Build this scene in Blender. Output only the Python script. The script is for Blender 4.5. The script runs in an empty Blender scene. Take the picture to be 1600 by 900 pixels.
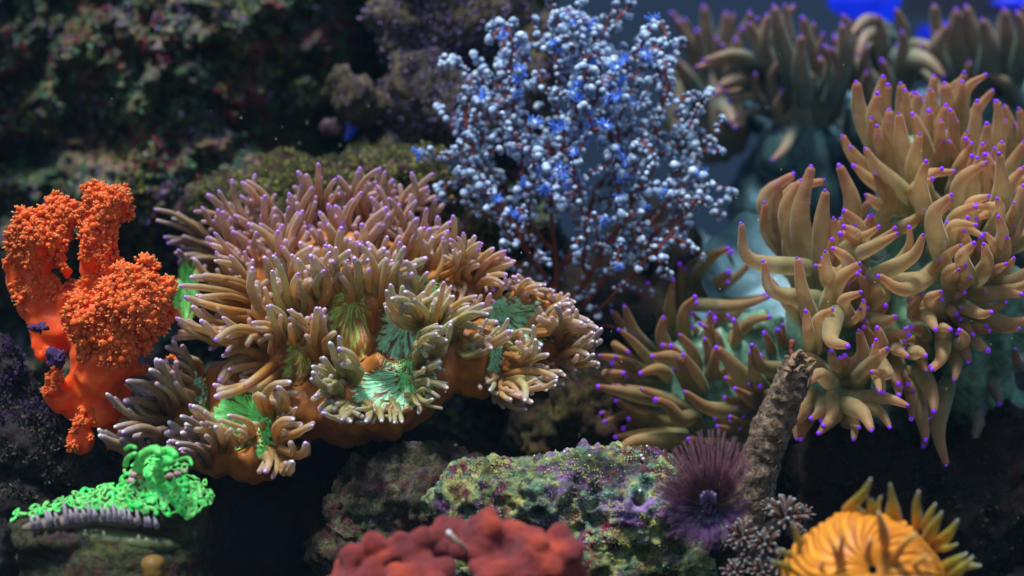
import bpy, bmesh, math, random
import numpy as np
from mathutils import Vector, Matrix, noise
from mathutils.bvhtree import BVHTree
random.seed(7); RNG = np.random.default_rng(7)
sc = bpy.context.scene
COL = sc.collection
R = math.radians

# ---------------------------------------------------------------- camera
cam = bpy.data.objects.new('camera', bpy.data.cameras.new('camera'))
COL.objects.link(cam); sc.camera = cam
cam.location = (0, 0, 6); cam.rotation_euler = (R(90), 0, 0)
cam.data.lens = 67.5; cam.data.sensor_width = 36
cam.data.clip_start = 0.1; cam.data.clip_end = 500
cam.data.dof.use_dof = True; cam.data.dof.focus_distance = 29.4
cam.data.dof.aperture_fstop = 0.175
# ---------------------------------------------------------------- light (the lamps over the tank, seen as one high sun and a dim sky)
EL, AZ = 68, 205
w = bpy.data.worlds.new('World'); sc.world = w; w.use_nodes = True
nt = w.node_tree; bg = nt.nodes['Background']
sky = nt.nodes.new('ShaderNodeTexSky'); sky.sky_type = 'NISHITA'; sky.sun_disc = False
sky.sun_elevation = R(EL); sky.sun_rotation = R(AZ); sky.ozone_density = 3.0
nt.links.new(sky.outputs[0], bg.inputs[0]); bg.inputs[1].default_value = 0.105
sd = bpy.data.lights.new('sun', 'SUN'); sd.energy = 4.5; sd.angle = R(11); sd.color = (1.0, 0.97, 0.95)
sun = bpy.data.objects.new('sun', sd); COL.objects.link(sun)
sdir = Vector((math.sin(R(AZ)) * math.cos(R(EL)), math.cos(R(AZ)) * math.cos(R(EL)), math.sin(R(EL))))
sun.rotation_euler = sdir.to_track_quat('Z', 'Y').to_euler()
sc.view_settings.view_transform = 'Standard'; sc.view_settings.look = 'None'
sc.view_settings.exposure = 0.12; sc.view_settings.gamma = 1

# ---------------------------------------------------------------- helpers
def P(px, py, D):                      # point at distance D seen at photograph position px, py
    k = D / 3000
    return Vector(((px - 800) * k, D, 6 + (450 - py) * k))

def tag(o, label=None, cat=None, group=None, kind=None):
    if label: o['label'] = label
    if cat: o['category'] = cat
    if group: o['group'] = group
    if kind: o['kind'] = kind
    return o

def thing(name, loc, label, cat, group=None):
    o = bpy.data.objects.new(name, None); COL.objects.link(o); o.location = loc
    o.empty_display_size = 0.2
    return tag(o, label, cat, group)

def link(name, me, parent=None, loc=None):
    o = bpy.data.objects.new(name, me); COL.objects.link(o)
    if parent is not None: o.parent = parent
    if loc is not None: o.location = loc
    return o

class MB:
    def __init__(s): s.v = []; s.f = []; s.n = 0; s.a = []; s.uv = []
    def add(s, v, f, a=None):
        v = np.asarray(v, float); s.v.append(v)
        s.f.append(np.asarray(f, int) + s.n); s.n += len(v)
        s.a.append(np.zeros(len(v)) if a is None else np.asarray(a, float))
    def mesh(s, name, mat, smooth=True, org=(0, 0, 0)):
        V = np.concatenate(s.v) - np.array(org)
        F = [tuple(q) for f in s.f for q in f.tolist()]
        me = bpy.data.meshes.new(name); me.from_pydata(V.tolist(), [], F)
        if smooth: me.polygons.foreach_set('use_smooth', [True] * len(me.polygons))
        at = me.attributes.new('along', 'FLOAT', 'POINT'); at.data.foreach_set('value', np.concatenate(s.a))
        if mat: me.materials.append(mat)
        me.update(); return me
    def build(s, name, mat, parent=None, smooth=True, loc=None):
        org = (0, 0, 0) if parent is None else parent.matrix_basis.translation
        if parent is not None and parent.parent is not None: org = Vector(org) + parent.parent.location
        return link(name, s.mesh(name, mat, smooth, org), parent)

def catmull(pts, n):
    p = np.asarray([tuple(q) for q in pts], float)
    if len(p) == 2: 
        t = np.linspace(0, 1, n)[:, None]; return p[0] * (1 - t) + p[1] * t
    p = np.vstack([2 * p[0] - p[1], p, 2 * p[-1] - p[-2]]); m = len(p) - 3
    out = []
    for u in np.linspace(0, m - 1e-6, n):
        i = int(u); t = u - i
        a, b, c, d = p[i:i + 4]
        out.append(.5 * (2 * b + (c - a) * t + (2 * a - 5 * b + 4 * c - d) * t * t + (3 * b - a - 3 * c + d) * t ** 3))
    return np.array(out)

def tube(pts, r0, r1, n=12, sides=8, capstart=False, wob=0.0, bulge=0.0, pw=1.0):
    """tapered round-ended tube -> verts, quads, along"""
    c = catmull(pts, n * 3)
    seg = np.linalg.norm(np.diff(c, axis=0), axis=1); L = np.concatenate([[0], np.cumsum(seg)]); T = L[-1]
    re = min(r1, T * .4)
    s = np.concatenate([np.linspace(0, T - re, n), T - re + re * np.sin(np.array([.25, .5, .75, .93]) * math.pi / 2)])
    C = np.stack([np.interp(s, L, c[:, k]) for k in range(3)], 1)
    rad = r0 + (r1 - r0) * np.clip(s / max(T - re, 1e-6), 0, 1) ** pw
    rad = rad * (1 + bulge * np.sin(np.clip(s / T, 0, 1) * math.pi))
    if wob: rad = rad * (1 + wob * np.sin(s / T * 9 + r0 * 900) + wob * .6 * np.sin(s / T * 23 + r0 * 500))
    rad[n:] = rad[n - 1] * np.cos(np.array([.25, .5, .75, .93]) * math.pi / 2)
    tg = np.gradient(C, axis=0); tg /= np.linalg.norm(tg, axis=1)[:, None] + 1e-9
    nrm = np.cross(tg[0], [0.3, .2, 1]); nrm /= np.linalg.norm(nrm) + 1e-9
    A = np.linspace(0, 2 * math.pi, sides, endpoint=False); ca, sa = np.cos(A)[:, None], np.sin(A)[:, None]
    V = []
    for i in range(len(C)):
        nrm = nrm - tg[i] * nrm.dot(tg[i]); nrm /= np.linalg.norm(nrm) + 1e-9
        b = np.cross(tg[i], nrm)
        V.append(C[i] + (ca * nrm + sa * b) * rad[i])
    m = len(C); V = np.concatenate(V + [C[-1:] + tg[-1] * re * .02])
    F = []
    for i in range(m - 1):
        for j in range(sides):
            k = (j + 1) % sides
            F.append((i * sides + j, i * sides + k, (i + 1) * sides + k, (i + 1) * sides + j))
    last = (m - 1) * sides
    for j in range(0, sides, 2):
        F.append((last + j, last + (j + 1) % sides, last + (j + 2) % sides, m * sides))
    al = np.concatenate([np.repeat(s / T, sides), [1.0]])
    return V, np.array(F), al

def sphere_mesh(name, mat, seg=8, rings=6):
    me = bpy.data.meshes.new(name); bm = bmesh.new()
    bmesh.ops.create_uvsphere(bm, u_segments=seg, v_segments=rings, radius=1)
    bm.to_mesh(me); bm.free(); me.materials.append(mat)
    me.polygons.foreach_set('use_smooth', [True] * len(me.polygons)); return me

def ico(sub):
    bm = bmesh.new(); bmesh.ops.create_icosphere(bm, subdivisions=sub, radius=1)
    V = np.array([v.co[:] for v in bm.verts]); F = np.array([[v.index for v in f.verts] for f in bm.faces]); bm.free()
    return V, F
ICO = {k: ico(k) for k in (2, 3, 4, 5, 6)}

def fbm(p, o=4, H=1.0): return noise.fractal(p, H, 2.0, o)

# ---------------------------------------------------------------- materials
def newmat(name):
    m = bpy.data.materials.new(name); m.use_nodes = True
    return m, m.node_tree, m.node_tree.nodes['Principled BSDF']
def node(nt, t, **kw):
    n = nt.nodes.new(t)
    for k, v in kw.items(): setattr(n, k, v)
    return n
def ramp(nt, fac, stops, interp='LINEAR'):
    r = node(nt, 'ShaderNodeValToRGB'); r.color_ramp.interpolation = interp
    e = r.color_ramp.elements
    while len(e) < len(stops): e.new(0.5)
    for x, (p, c) in zip(e, stops): x.position = p; x.color = (*c, 1)
    nt.links.new(fac, r.inputs[0]); return r.outputs[0]
def tex_noise(nt, vec, scale, detail=3, rough=.55, dist=0):
    n = node(nt, 'ShaderNodeTexNoise'); n.inputs['Scale'].default_value = scale
    n.inputs['Detail'].default_value = detail; n.inputs['Roughness'].default_value = rough
    n.inputs['Distortion'].default_value = dist
    if vec is not None: nt.links.new(vec, n.inputs['Vector'])
    return n
def mixc(nt, fac, a, b, mode='MIX'):
    m = node(nt, 'ShaderNodeMix', data_type='RGBA', blend_type=mode)
    for s, x in ((0, fac), (6, a), (7, b)):
        if isinstance(x, (int, float)): m.inputs[s].default_value = x
        elif isinstance(x, tuple): m.inputs[s].default_value = (*x, 1)
        else: nt.links.new(x, m.inputs[s])
    return m.outputs[2]
def mathn(nt, op, a, b=None, clamp=False):
    m = node(nt, 'ShaderNodeMath', operation=op, use_clamp=clamp)
    for i, x in enumerate((a, b)):
        if x is None: continue
        if isinstance(x, (int, float)): m.inputs[i].default_value = x
        else: nt.links.new(x, m.inputs[i])
    return m.outputs[0]
def coords(nt):
    g = node(nt, 'ShaderNodeNewGeometry'); return g.outputs['Position']
def bump(nt, bs, h, strength=.4, dist=.05):
    b = node(nt, 'ShaderNodeBump'); b.inputs['Strength'].default_value = strength; b.inputs['Distance'].default_value = dist
    nt.links.new(h, b.inputs['Height']); nt.links.new(b.outputs[0], bs.inputs['Normal'])
def attr(nt, name='along'):
    a = node(nt, 'ShaderNodeAttribute'); a.attribute_name = name; return a.outputs['Fac']

def flesh_mat(name, stops, mottle=.25, rough=.45, sss=.35, srad=(.12, .06, .03), sheen=.35, sheentint=(.8, .9, 1), bands=0, bandcol=(.7, .7, .55), hue=.12, nscale=9, bumpk=.25, emit=None, spec=.4, trans=.0, clear=.0):
    """soft translucent tissue; colour runs from root to tip along the stalk"""
    m, nt, bs = newmat(name)
    t = attr(nt); c = ramp(nt, t, stops)
    pos = coords(nt)
    n1 = tex_noise(nt, pos, nscale, 4); n2 = tex_noise(nt, pos, 1.3, 2)
    c = mixc(nt, mottle, c, ramp(nt, n1.outputs[0], [(.3, (.15, .15, .15)), (.7, (1, 1, 1))]), 'OVERLAY')
    oi = node(nt, 'ShaderNodeObjectInfo')
    c = mixc(nt, mathn(nt, 'MULTIPLY', oi.outputs['Random'], hue * 2), c, (.50, .44, .18), 'MIX')
    hs = node(nt, 'ShaderNodeHueSaturation'); nt.links.new(c, hs.inputs['Color'])
    nt.links.new(mathn(nt, 'ADD', mathn(nt, 'MULTIPLY', n2.outputs[0], 1.0), .5), hs.inputs['Value']); c = hs.outputs[0]
    h = n1.outputs[0]
    if bands:
        wv = mathn(nt, 'SINE', mathn(nt, 'ADD', mathn(nt, 'MULTIPLY', t, bands), mathn(nt, 'MULTIPLY', tex_noise(nt, pos, 14, 2).outputs[0], 9)))
        wv = mathn(nt, 'MULTIPLY', mathn(nt, 'ADD', wv, 1), .5)
        thin = mathn(nt, 'POWER', wv, 4.0)
        gate = mathn(nt, 'SUBTRACT', tex_noise(nt, pos, 5, 2).outputs[0], .38, True)
        c = mixc(nt, mathn(nt, 'MULTIPLY', thin, mathn(nt, 'MULTIPLY', gate, 1.3), True), c, bandcol)
        h = mathn(nt, 'ADD', mathn(nt, 'MULTIPLY', wv, .08), n1.outputs[0])
    nt.links.new(c, bs.inputs['Base Color'])
    bs.inputs['Roughness'].default_value = rough; bs.inputs['Specular IOR Level'].default_value = spec
    bs.inputs['Subsurface Weight'].default_value = sss; bs.inputs['Subsurface Radius'].default_value = srad
    bs.inputs['Subsurface Scale'].default_value = 1.0
    bs.inputs['Sheen Weight'].default_value = sheen; bs.inputs['Sheen Tint'].default_value = (*sheentint, 1)
    bs.inputs['Sheen Roughness'].default_value = .35
    if emit:
        nt.links.new(c, bs.inputs['Emission Color']); bs.inputs['Emission Strength'].default_value = emit
    bump(nt, bs, h, bumpk, .03)
    if trans:
        tr_ = node(nt, 'ShaderNodeBsdfTranslucent'); mx = node(nt, 'ShaderNodeMixShader'); mx.inputs[0].default_value = trans
        nt.links.new(c, tr_.inputs[0]); nt.links.new(bs.outputs[0], mx.inputs[1]); nt.links.new(tr_.outputs[0], mx.inputs[2])
        if clear:
            lw = node(nt, 'ShaderNodeLayerWeight'); lw.inputs[0].default_value = .35; tp = node(nt, 'ShaderNodeBsdfTransparent'); tp.inputs[0].default_value = (1, .92, .8, 1)
            m3 = node(nt, 'ShaderNodeMixShader'); nt.links.new(mathn(nt, 'MULTIPLY', mathn(nt, 'SUBTRACT', 1.0, lw.outputs['Facing'], True), clear), m3.inputs[0])
            nt.links.new(mx.outputs[0], m3.inputs[1]); nt.links.new(tp.outputs[0], m3.inputs[2]); mx = m3
        nt.links.new(mx.outputs[0], nt.nodes['Material Output'].inputs[0])
    return m

def plain(name, c, rough=.6, emit=0, ecol=None, var=.3, scale=8, bumpk=.3, sss=0, spec=.4, sheen=0):
    m, nt, bs = newmat(name); pos = coords(nt); n = tex_noise(nt, pos, scale, 5)
    col = mixc(nt, n.outputs[0], tuple(x * (1 - var) for x in c), tuple(min(1, x * (1 + var)) for x in c))
    nt.links.new(col, bs.inputs['Base Color']); bs.inputs['Roughness'].default_value = rough
    bs.inputs['Specular IOR Level'].default_value = spec
    if sss: bs.inputs['Subsurface Weight'].default_value = sss; bs.inputs['Subsurface Radius'].default_value = (.1, .06, .05); bs.inputs['Subsurface Scale'].default_value = 1
    if sheen: bs.inputs['Sheen Weight'].default_value = sheen
    if emit: bs.inputs['Emission Color'].default_value = (*(ecol or c), 1); bs.inputs['Emission Strength'].default_value = emit
    if bumpk: bump(nt, bs, n.outputs[0], bumpk, .06)
    return m

def rock_mat(name, pal, scale=1.2, fine=14, dark=.35, seed=0., bumpk=.8, gain=1., speck=None, spd=.62):
    """encrusted rock: irregular patches of the colours in pal, each mottled, with small pits"""
    m, nt, bs = newmat(name); pos = coords(nt)
    mp = node(nt, 'ShaderNodeMapping'); nt.links.new(pos, mp.inputs[0]); mp.inputs['Location'].default_value = (seed, seed * 1.7, -seed)
    v = mp.outputs[0]
    wn = tex_noise(nt, v, 3.0, 4, .6)
    mx = node(nt, 'ShaderNodeMix', data_type='RGBA'); mx.inputs[0].default_value = .22
    nt.links.new(v, mx.inputs[6]); 
    sc_ = node(nt, 'ShaderNodeVectorMath', operation='SCALE'); nt.links.new(wn.outputs['Color'], sc_.inputs[0]); sc_.inputs['Scale'].default_value = 6.0
    nt.links.new(sc_.outputs[0], mx.inputs[7])
    vo = node(nt, 'ShaderNodeTexVoronoi'); vo.inputs['Scale'].default_value = scale * 1.6; nt.links.new(mx.outputs[2], vo.inputs['Vector'])
    sep = node(nt, 'ShaderNodeSeparateColor'); nt.links.new(vo.outputs['Color'], sep.inputs[0])
    n = len(pal)
    c = ramp(nt, sep.outputs[0], [((i + .5) / n, p) for i, p in enumerate(pal)], 'LINEAR')
    c2 = ramp(nt, tex_noise(nt, v, scale * 2.2, 6, .65, .4).outputs[0], [(.3 + .4 * (i + .5) / n, p) for i, p in enumerate(pal[::-1])])
    c = mixc(nt, ramp(nt, tex_noise(nt, v, scale * 3.1, 5, .7).outputs[0], [(.42, (0, 0, 0)), (.58, (1, 1, 1))]), c, c2)
    f = tex_noise(nt, v, fine, 6, .75)
    sh = ramp(nt, f.outputs[0], [(.32, (dark * .3,) * 3), (.5, (.8,) * 3), (.68, (1.35,) * 3)])
    c = mixc(nt, 1.0, c, sh, 'MULTIPLY')
    g = tex_noise(nt, v, .9, 3, .5)
    c = mixc(nt, 1.0, c, ramp(nt, g.outputs[0], [(.35, (dark,) * 3), (.62, (gain,) * 3)]), 'MULTIPLY')
    if speck:
        s2 = tex_noise(nt, v, fine * 2.6, 3, .6)
        c = mixc(nt, ramp(nt, s2.outputs[0], [(spd, (0, 0, 0)), (spd + .05, (1, 1, 1))]), c, speck)
    nt.links.new(c, bs.inputs['Base Color']); bs.inputs['Roughness'].default_value = .75; bs.inputs['Specular IOR Level'].default_value = .25
    hv = mathn(nt, 'ADD', f.outputs[0], mathn(nt, 'MULTIPLY', vo.outputs['Distance'], .5))
    bump(nt, bs, hv, bumpk, .09)
    return m

# elegance coral
ELE = flesh_mat('tentacle_tissue', [(0, (.34, .12, .02)), (.3, (.60, .28, .05)), (.65, (.68, .44, .17)), (.9, (.68, .54, .38)), (1, (.72, .5, .62))], bands=150, bandcol=(.62, .68, .48), bumpk=.15, trans=.45, clear=.22)
ELEP = flesh_mat('rosy_tentacle_tissue', [(0, (.28, .09, .03)), (.3, (.46, .20, .11)), (.65, (.64, .36, .22)), (.9, (.64, .44, .38)), (1, (.6, .38, .62))], bands=150, bandcol=(.55, .58, .55), bumpk=.15, trans=.42, clear=.2)
ELEG = flesh_mat('olive_tentacle_tissue', [(0, (.18, .20, .04)), (.3, (.42, .34, .09)), (.65, (.58, .52, .22)), (.88, (.6, .58, .40)), (1, (.62, .5, .55))], bands=150, bandcol=(.6, .85, .6), bumpk=.15, trans=.42, clear=.2)
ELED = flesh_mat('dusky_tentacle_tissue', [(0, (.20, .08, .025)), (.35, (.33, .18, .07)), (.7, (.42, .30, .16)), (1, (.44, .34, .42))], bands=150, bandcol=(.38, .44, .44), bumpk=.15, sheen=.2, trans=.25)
MANT = flesh_mat('brown_mantle_tissue', [(0, (.34, .11, .016)), (1, (.38, .14, .02))], mottle=.45, sss=.3, nscale=5, sheen=.1, hue=0)
TIPV = plain('violet_tip', (.45, .22, .72), .35, .10, (.45, .15, 1), sss=.2)
TIPP = plain('lilac_tip', (.66, .45, .85), .3, .03, (.5, .3, 1), sss=.2)
TIPW = plain('pale_tip', (.7, .72, .8), .3, 0, sss=.2)
TIPA = plain('purple_tip', (.20, .03, .70), .35, .3, (.25, .03, 1), sss=.1)
TIPAD = plain('faint_purple_tip', (.16, .04, .6), .4, .08, (.2, .03, 1), sss=.1)
ANE = flesh_mat('peach_tentacle_tissue', [(0, (.30, .36, .18)), (.25, (.52, .47, .24)), (.6, (.62, .47, .25)), (.85, (.66, .42, .22)), (1, (.62, .27, .17))], clear=.42, bands=230, bandcol=(.86, .84, .62), bumpk=.1, sss=.6, srad=(.25, .1, .05), hue=.1, nscale=5, mottle=.2, trans=.5, sheen=.5, sheentint=(.8, 1, .85))
ANEC = flesh_mat('khaki_tentacle_tissue', [(0, (.14, .20, .12)), (.3, (.26, .24, .10)), (.65, (.34, .24, .10)), (.9, (.38, .20, .09)), (1, (.34, .11, .07))], clear=.3, bands=230, bandcol=(.5, .55, .36), bumpk=.1, sss=.5, srad=(.25, .1, .05), hue=.1, nscale=5, mottle=.2, trans=.35, sheen=.3, sheentint=(.8, 1, .85))
ANER = flesh_mat('painted_dim_tissue', [(0, (.12, .22, .22)), (.4, (.22, .25, .19)), (.8, (.34, .25, .17)), (1, (.3, .15, .14))], sss=.3, hue=.05, trans=.3, mottle=.2, nscale=4, sheen=.3, sheentint=(.5, .9, 1))  # dimness and blue-teal water haze are put into this tissue colour
TEAL = flesh_mat('teal_disc_tissue', [(0, (.09, .22, .14)), (1, (.11, .24, .16))], mottle=.8, nscale=6, hue=0, sss=.3)
TEALD = flesh_mat('shade_painted_teal', [(0, (.03, .08, .08)), (1, (.04, .10, .10))], mottle=.6, nscale=4, hue=0)  # darker copy of the teal; dimness of far columns put into the colour
PALEB = flesh_mat('haze_glow_disc', [(0, (.14, .28, .33)), (1, (.16, .32, .36))], mottle=.5, nscale=2.5, hue=0, sss=.3)  # pale blue stands in for the glow of milky water

def disc_mat(name, green, maroon, thr=.5, emit=.25):
    """oral disc: fluorescent green broken into streaks that run from mouth to rim"""
    m, nt, bs = newmat(name)
    uv = node(nt, 'ShaderNodeUVMap'); mp = node(nt, 'ShaderNodeMapping'); nt.links.new(uv.outputs[0], mp.inputs[0])
    mp.inputs['Scale'].default_value = (24, 2.6, 1)
    n = tex_noise(nt, mp.outputs[0], 1.0, 6, .65, 1.4)
    sx = node(nt, 'ShaderNodeSeparateXYZ'); nt.links.new(uv.outputs[0], sx.inputs[0])
    fade = mathn(nt, 'MULTIPLY', mathn(nt, 'POWER', sx.outputs[1], 3.0), .15)
    f = ramp(nt, mathn(nt, 'SUBTRACT', n.outputs[0], fade), [(thr - .03, (0, 0, 0)), (thr + .07, (1, 1, 1))])
    rim = ramp(nt, sx.outputs[1], [(.55, (0, 0, 0)), (.9, (1, 1, 1))]); maroon = mixc(nt, rim, maroon, (.27, .10, .02))
    mp2 = node(nt, 'ShaderNodeMapping'); nt.links.new(uv.outputs[0], mp2.inputs[0]); mp2.inputs['Scale'].default_value = (70, 5, 1)
    n2 = tex_noise(nt, mp2.outputs[0], 1.0, 3, .6)
    g = mixc(nt, ramp(nt, n2.outputs[0], [(.35, (0, 0, 0)), (.62, (1, 1, 1))]), tuple(x * .72 for x in green), tuple(min(1, x * 1.25) for x in green))
    c = mixc(nt, f, maroon, g); nt.links.new(c, bs.inputs['Base Color'])
    bs.inputs['Roughness'].default_value = .45
    em = mixc(nt, f, (0, 0, 0), g); nt.links.new(em, bs.inputs['Emission Color']); bs.inputs['Emission Strength'].default_value = emit
    bump(nt, bs, n.outputs[0], .5, .05); return m
DISCG = disc_mat('green_streaked_disc', (.13, .62, .14), (.14, .05, .02), .41, .16)
DISCT = disc_mat('mint_streaked_disc', (.28, .68, .42), (.20, .05, .05), .42, .08)
DISCY = disc_mat('lime_streaked_disc', (.30, .46, .08), (.30, .11, .02), .47, .06)

ORANGE = flesh_mat('orange_soft_tissue', [(0, (.8, .075, .004)), (1, (1, .10, .006))], mottle=.5, sss=.5, bumpk=.7, srad=(.3, .06, .02), nscale=6, sheen=.2, sheentint=(1, .6, .4), hue=0)
ORANGEP = plain('bright_orange_polyps', (1, .11, .008), .6, 0, var=.5, scale=14, sss=.4, bumpk=.5)
ORANGET = plain('pale_orange_polyp_ends', (1, .26, .07), .5, 0, var=.3, scale=14, sss=.3)
PEACH = plain('peach_trunk_skin', (.72, .20, .045), .6, 0, var=.3, scale=3, sss=.4)
FLUO = flesh_mat('fluorescent_green_tissue', [(0, (.02, .40, .06)), (1, (.02, .52, .10))], mottle=.9, nscale=14, hue=.14, sss=.2, emit=.14, sheen=0)
POLYB = flesh_mat('powder_blue_polyp', [(0, (.24, .10, .10)), (.35, (.13, .22, .40)), (.8, (.36, .50, .70)), (1, (.60, .74, .86))], spec=.12, rough=.75, mottle=.8, nscale=7, sheen=.3, hue=0, sss=.2, srad=(.03, .03, .04), bumpk=.3)
POLYO = plain('bright_blue_open_polyp', (.07, .2, .85), .5, .10, (.05, .2, 1), var=.4, scale=20)
GORG = plain('rust_red_branch', (.20, .035, .015), .7, 0, var=.5, scale=12)

# ---------------------------------------------------------------- blobs and rocks
def blob(name, ells, mat, parent=None, voxel=.07, smooth=6, disp=None, seed=0, tubes=()):
    """one continuous skin round a set of ellipsoids and tubes; ells: (px,py,D,rx,ry,rd[,tilt]) radii in photo px, rd in units"""
    mb = MB(); V, F = ICO[3]
    for e in ells:
        px, py, D, rx, ry, rd = e[:6]; k = D / 3000
        c = P(px, py, D); q = V * np.array([rx * k, rd, ry * k])
        if len(e) > 6:
            a = R(e[6]); ca, sa = math.cos(a), math.sin(a)
            q = np.stack([q[:, 0] * ca - q[:, 2] * sa, q[:, 1], q[:, 0] * sa + q[:, 2] * ca], 1)
        mb.add(q + np.array(c[:]), F)
    me = mb.mesh('tmp', None); me2 = None
    if tubes:
        bm = bmesh.new(); bm.from_mesh(me)
        for pts, r0, r1 in tubes:
            v, f, a = tube(pts, r0, r1, 12, 10)
            vs = [bm.verts.new(x) for x in v]
            for q in f: bm.faces.new([vs[i] for i in q])
            bm.faces.new([vs[i] for i in range(9, -1, -1)])
        bm.to_mesh(me); bm.free()
    o = bpy.data.objects.new('tmp', me); COL.objects.link(o)
    r = o.modifiers.new('r', 'REMESH'); r.mode = 'VOXEL'; r.voxel_size = voxel
    s = o.modifiers.new('s', 'SMOOTH'); s.iterations = smooth; s.factor = .6
    dg = bpy.context.evaluated_depsgraph_get(); dg.update()
    res = bpy.data.meshes.new_from_object(o.evaluated_get(dg)); bpy.data.objects.remove(o)
    n = len(res.vertices); co = np.empty(n * 3); res.vertices.foreach_get('co', co); co = co.reshape(-1, 3)
    no = np.empty(n * 3); res.vertices.foreach_get('normal', no); no = no.reshape(-1, 3)
    if disp:
        d = np.array([disp(Vector(c)) for c in co]); co = co + no * d[:, None]
    org = parent.location if parent is not None else Vector((0, 0, 0))
    F = [tuple(p.vertices) for p in res.polygons]
    bvh = BVHTree.FromPolygons([Vector(c) for c in co], F)
    res.vertices.foreach_set('co', (co - np.array(org[:])).ravel())
    at = res.attributes.new('along', 'FLOAT', 'POINT'); at.data.foreach_set('value', np.full(n, .6))
    res.polygons.foreach_set('use_smooth', [True] * len(res.polygons))
    res.materials.clear(); res.materials.append(mat); res.name = name; res.update()
    ob = link(name, res, parent); ob['_'] = 0; del ob['_']
    return ob, bvh

CAM = Vector((0, 0, 6))
def hit(bvh, px, py):
    d = (P(px, py, 30) - CAM).normalized(); h = bvh.ray_cast(CAM, d)
    return (h[0], h[1]) if h[0] is not None else (None, None)

def rdisp(amp, sc_, seed, pits=.3, octv=6):
    off = Vector((seed * 3.1, seed * 1.7, seed * 2.3))
    def f(c):
        q = c * sc_ + off
        a = noise.fractal(q, .8, 2.1, octv) * amp
        b = noise.fractal(q * 4.3, .7, 2.2, 4) * amp * .35
        dd = noise.voronoi(q * 2.0)[0][0]
        return a + b - pits * amp * max(0, .35 - dd) * 3
    return f

def scatter_turf(name, pts, mat, size, parent=None, per=3, up=.5, seed=0):
    """small curved blades and nubs standing on the points (pos, normal)"""
    rg = random.Random(seed); mb = MB(); VV = []; FF = []; AA = []; n = 0
    for p, nn in pts:
        for _ in range(per):
            d = (nn + Vector((rg.uniform(-1, 1), rg.uniform(-1, 1), rg.uniform(-1, 1) + up)) * .8).normalized()
            s = d.cross(Vector((rg.uniform(-1, 1), rg.uniform(-1, 1), .3))).normalized()
            L = size * rg.uniform(.5, 1.5); wd = L * rg.uniform(.18, .4)
            q = p + Vector((rg.uniform(-1, 1), rg.uniform(-1, 1), rg.uniform(-1, 1))) * size * .5
            bend = Vector((rg.uniform(-1, 1), rg.uniform(-1, 1), 0)) * L * .3
            VV += [q - s * wd * .5, q + s * wd * .5, q + d * L * .5 + s * wd + bend * .4, q + d * L * .5 - s * wd + bend * .4, q + d * L + bend]
            FF += [(n, n + 1, n + 2, n + 3), (n + 3, n + 2, n + 4, n + 4)]; AA += [0, 0, .5, .5, 1]; n += 5
    FF = [f if f[2] != f[3] else f[:3] for f in FF]
    org = parent.location if parent is not None else Vector((0, 0, 0))
    me = bpy.data.meshes.new(name); me.from_pydata([tuple(v - org) for v in VV], [], FF)
    at = me.attributes.new('along', 'FLOAT', 'POINT'); at.data.foreach_set('value', AA)
    me.materials.append(mat); me.update(); o = link(name, me, parent); o['kind'] = 'stuff'; return o

def surf_points(bvh, x0, y0, x1, y1, n, seed=0, test=None):
    rg = random.Random(seed); out = []
    for _ in range(n):
        px, py = rg.uniform(x0, x1), rg.uniform(y0, y1)
        if test and not test(px, py): continue
        p, nn = hit(bvh, px, py)
        if p is not None: out.append((p, nn))
    return out

# ---------------------------------------------------------------- SETTING: floor, back of the tank, reef wall
def sheet(name, fx, nx, ny, mat, kind='structure'):
    V = []; F = []
    for j in range(ny):
        for i in range(nx): V.append(fx(i / (nx - 1), j / (ny - 1)))
    for j in range(ny - 1):
        for i in range(nx - 1): a = j * nx + i; F.append((a, a + 1, a + nx + 1, a + nx))
    me = bpy.data.meshes.new(name); me.from_pydata([tuple(v) for v in V], [], F)
    me.polygons.foreach_set('use_smooth', [True] * len(me.polygons)); me.materials.append(mat); me.update()
    o = link(name, me); o['kind'] = kind
    return o, BVHTree.FromPolygons([Vector(v) for v in V], F)

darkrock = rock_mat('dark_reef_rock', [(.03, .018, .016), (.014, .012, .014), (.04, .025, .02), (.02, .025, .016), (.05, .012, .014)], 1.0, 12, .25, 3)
sheet('ground', lambda u, v: (-60 + 120 * u, 2 + 70 * v, -.6 + .5 * noise.noise(Vector((u * 30, v * 18, 1)))), 90, 60, darkrock)
m, nt_, bs_ = newmat('water_haze_backdrop'); bs_.inputs['Base Color'].default_value = (.008, .035, .075, 1); bs_.inputs['Roughness'].default_value = .9
gp = node(nt_, 'ShaderNodeTexNoise'); gp.inputs['Scale'].default_value = .25
nt_.links.new(mixc(nt_, gp.outputs[0], (.005, .010, .06), (.004, .05, .075)), bs_.inputs['Base Color'])  # indigo and teal of hazy open water painted on the back sheet
sheet('tank_back', lambda u, v: (-60 + 120 * u, 66, -1 + 40 * v), 4, 4, m)

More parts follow.
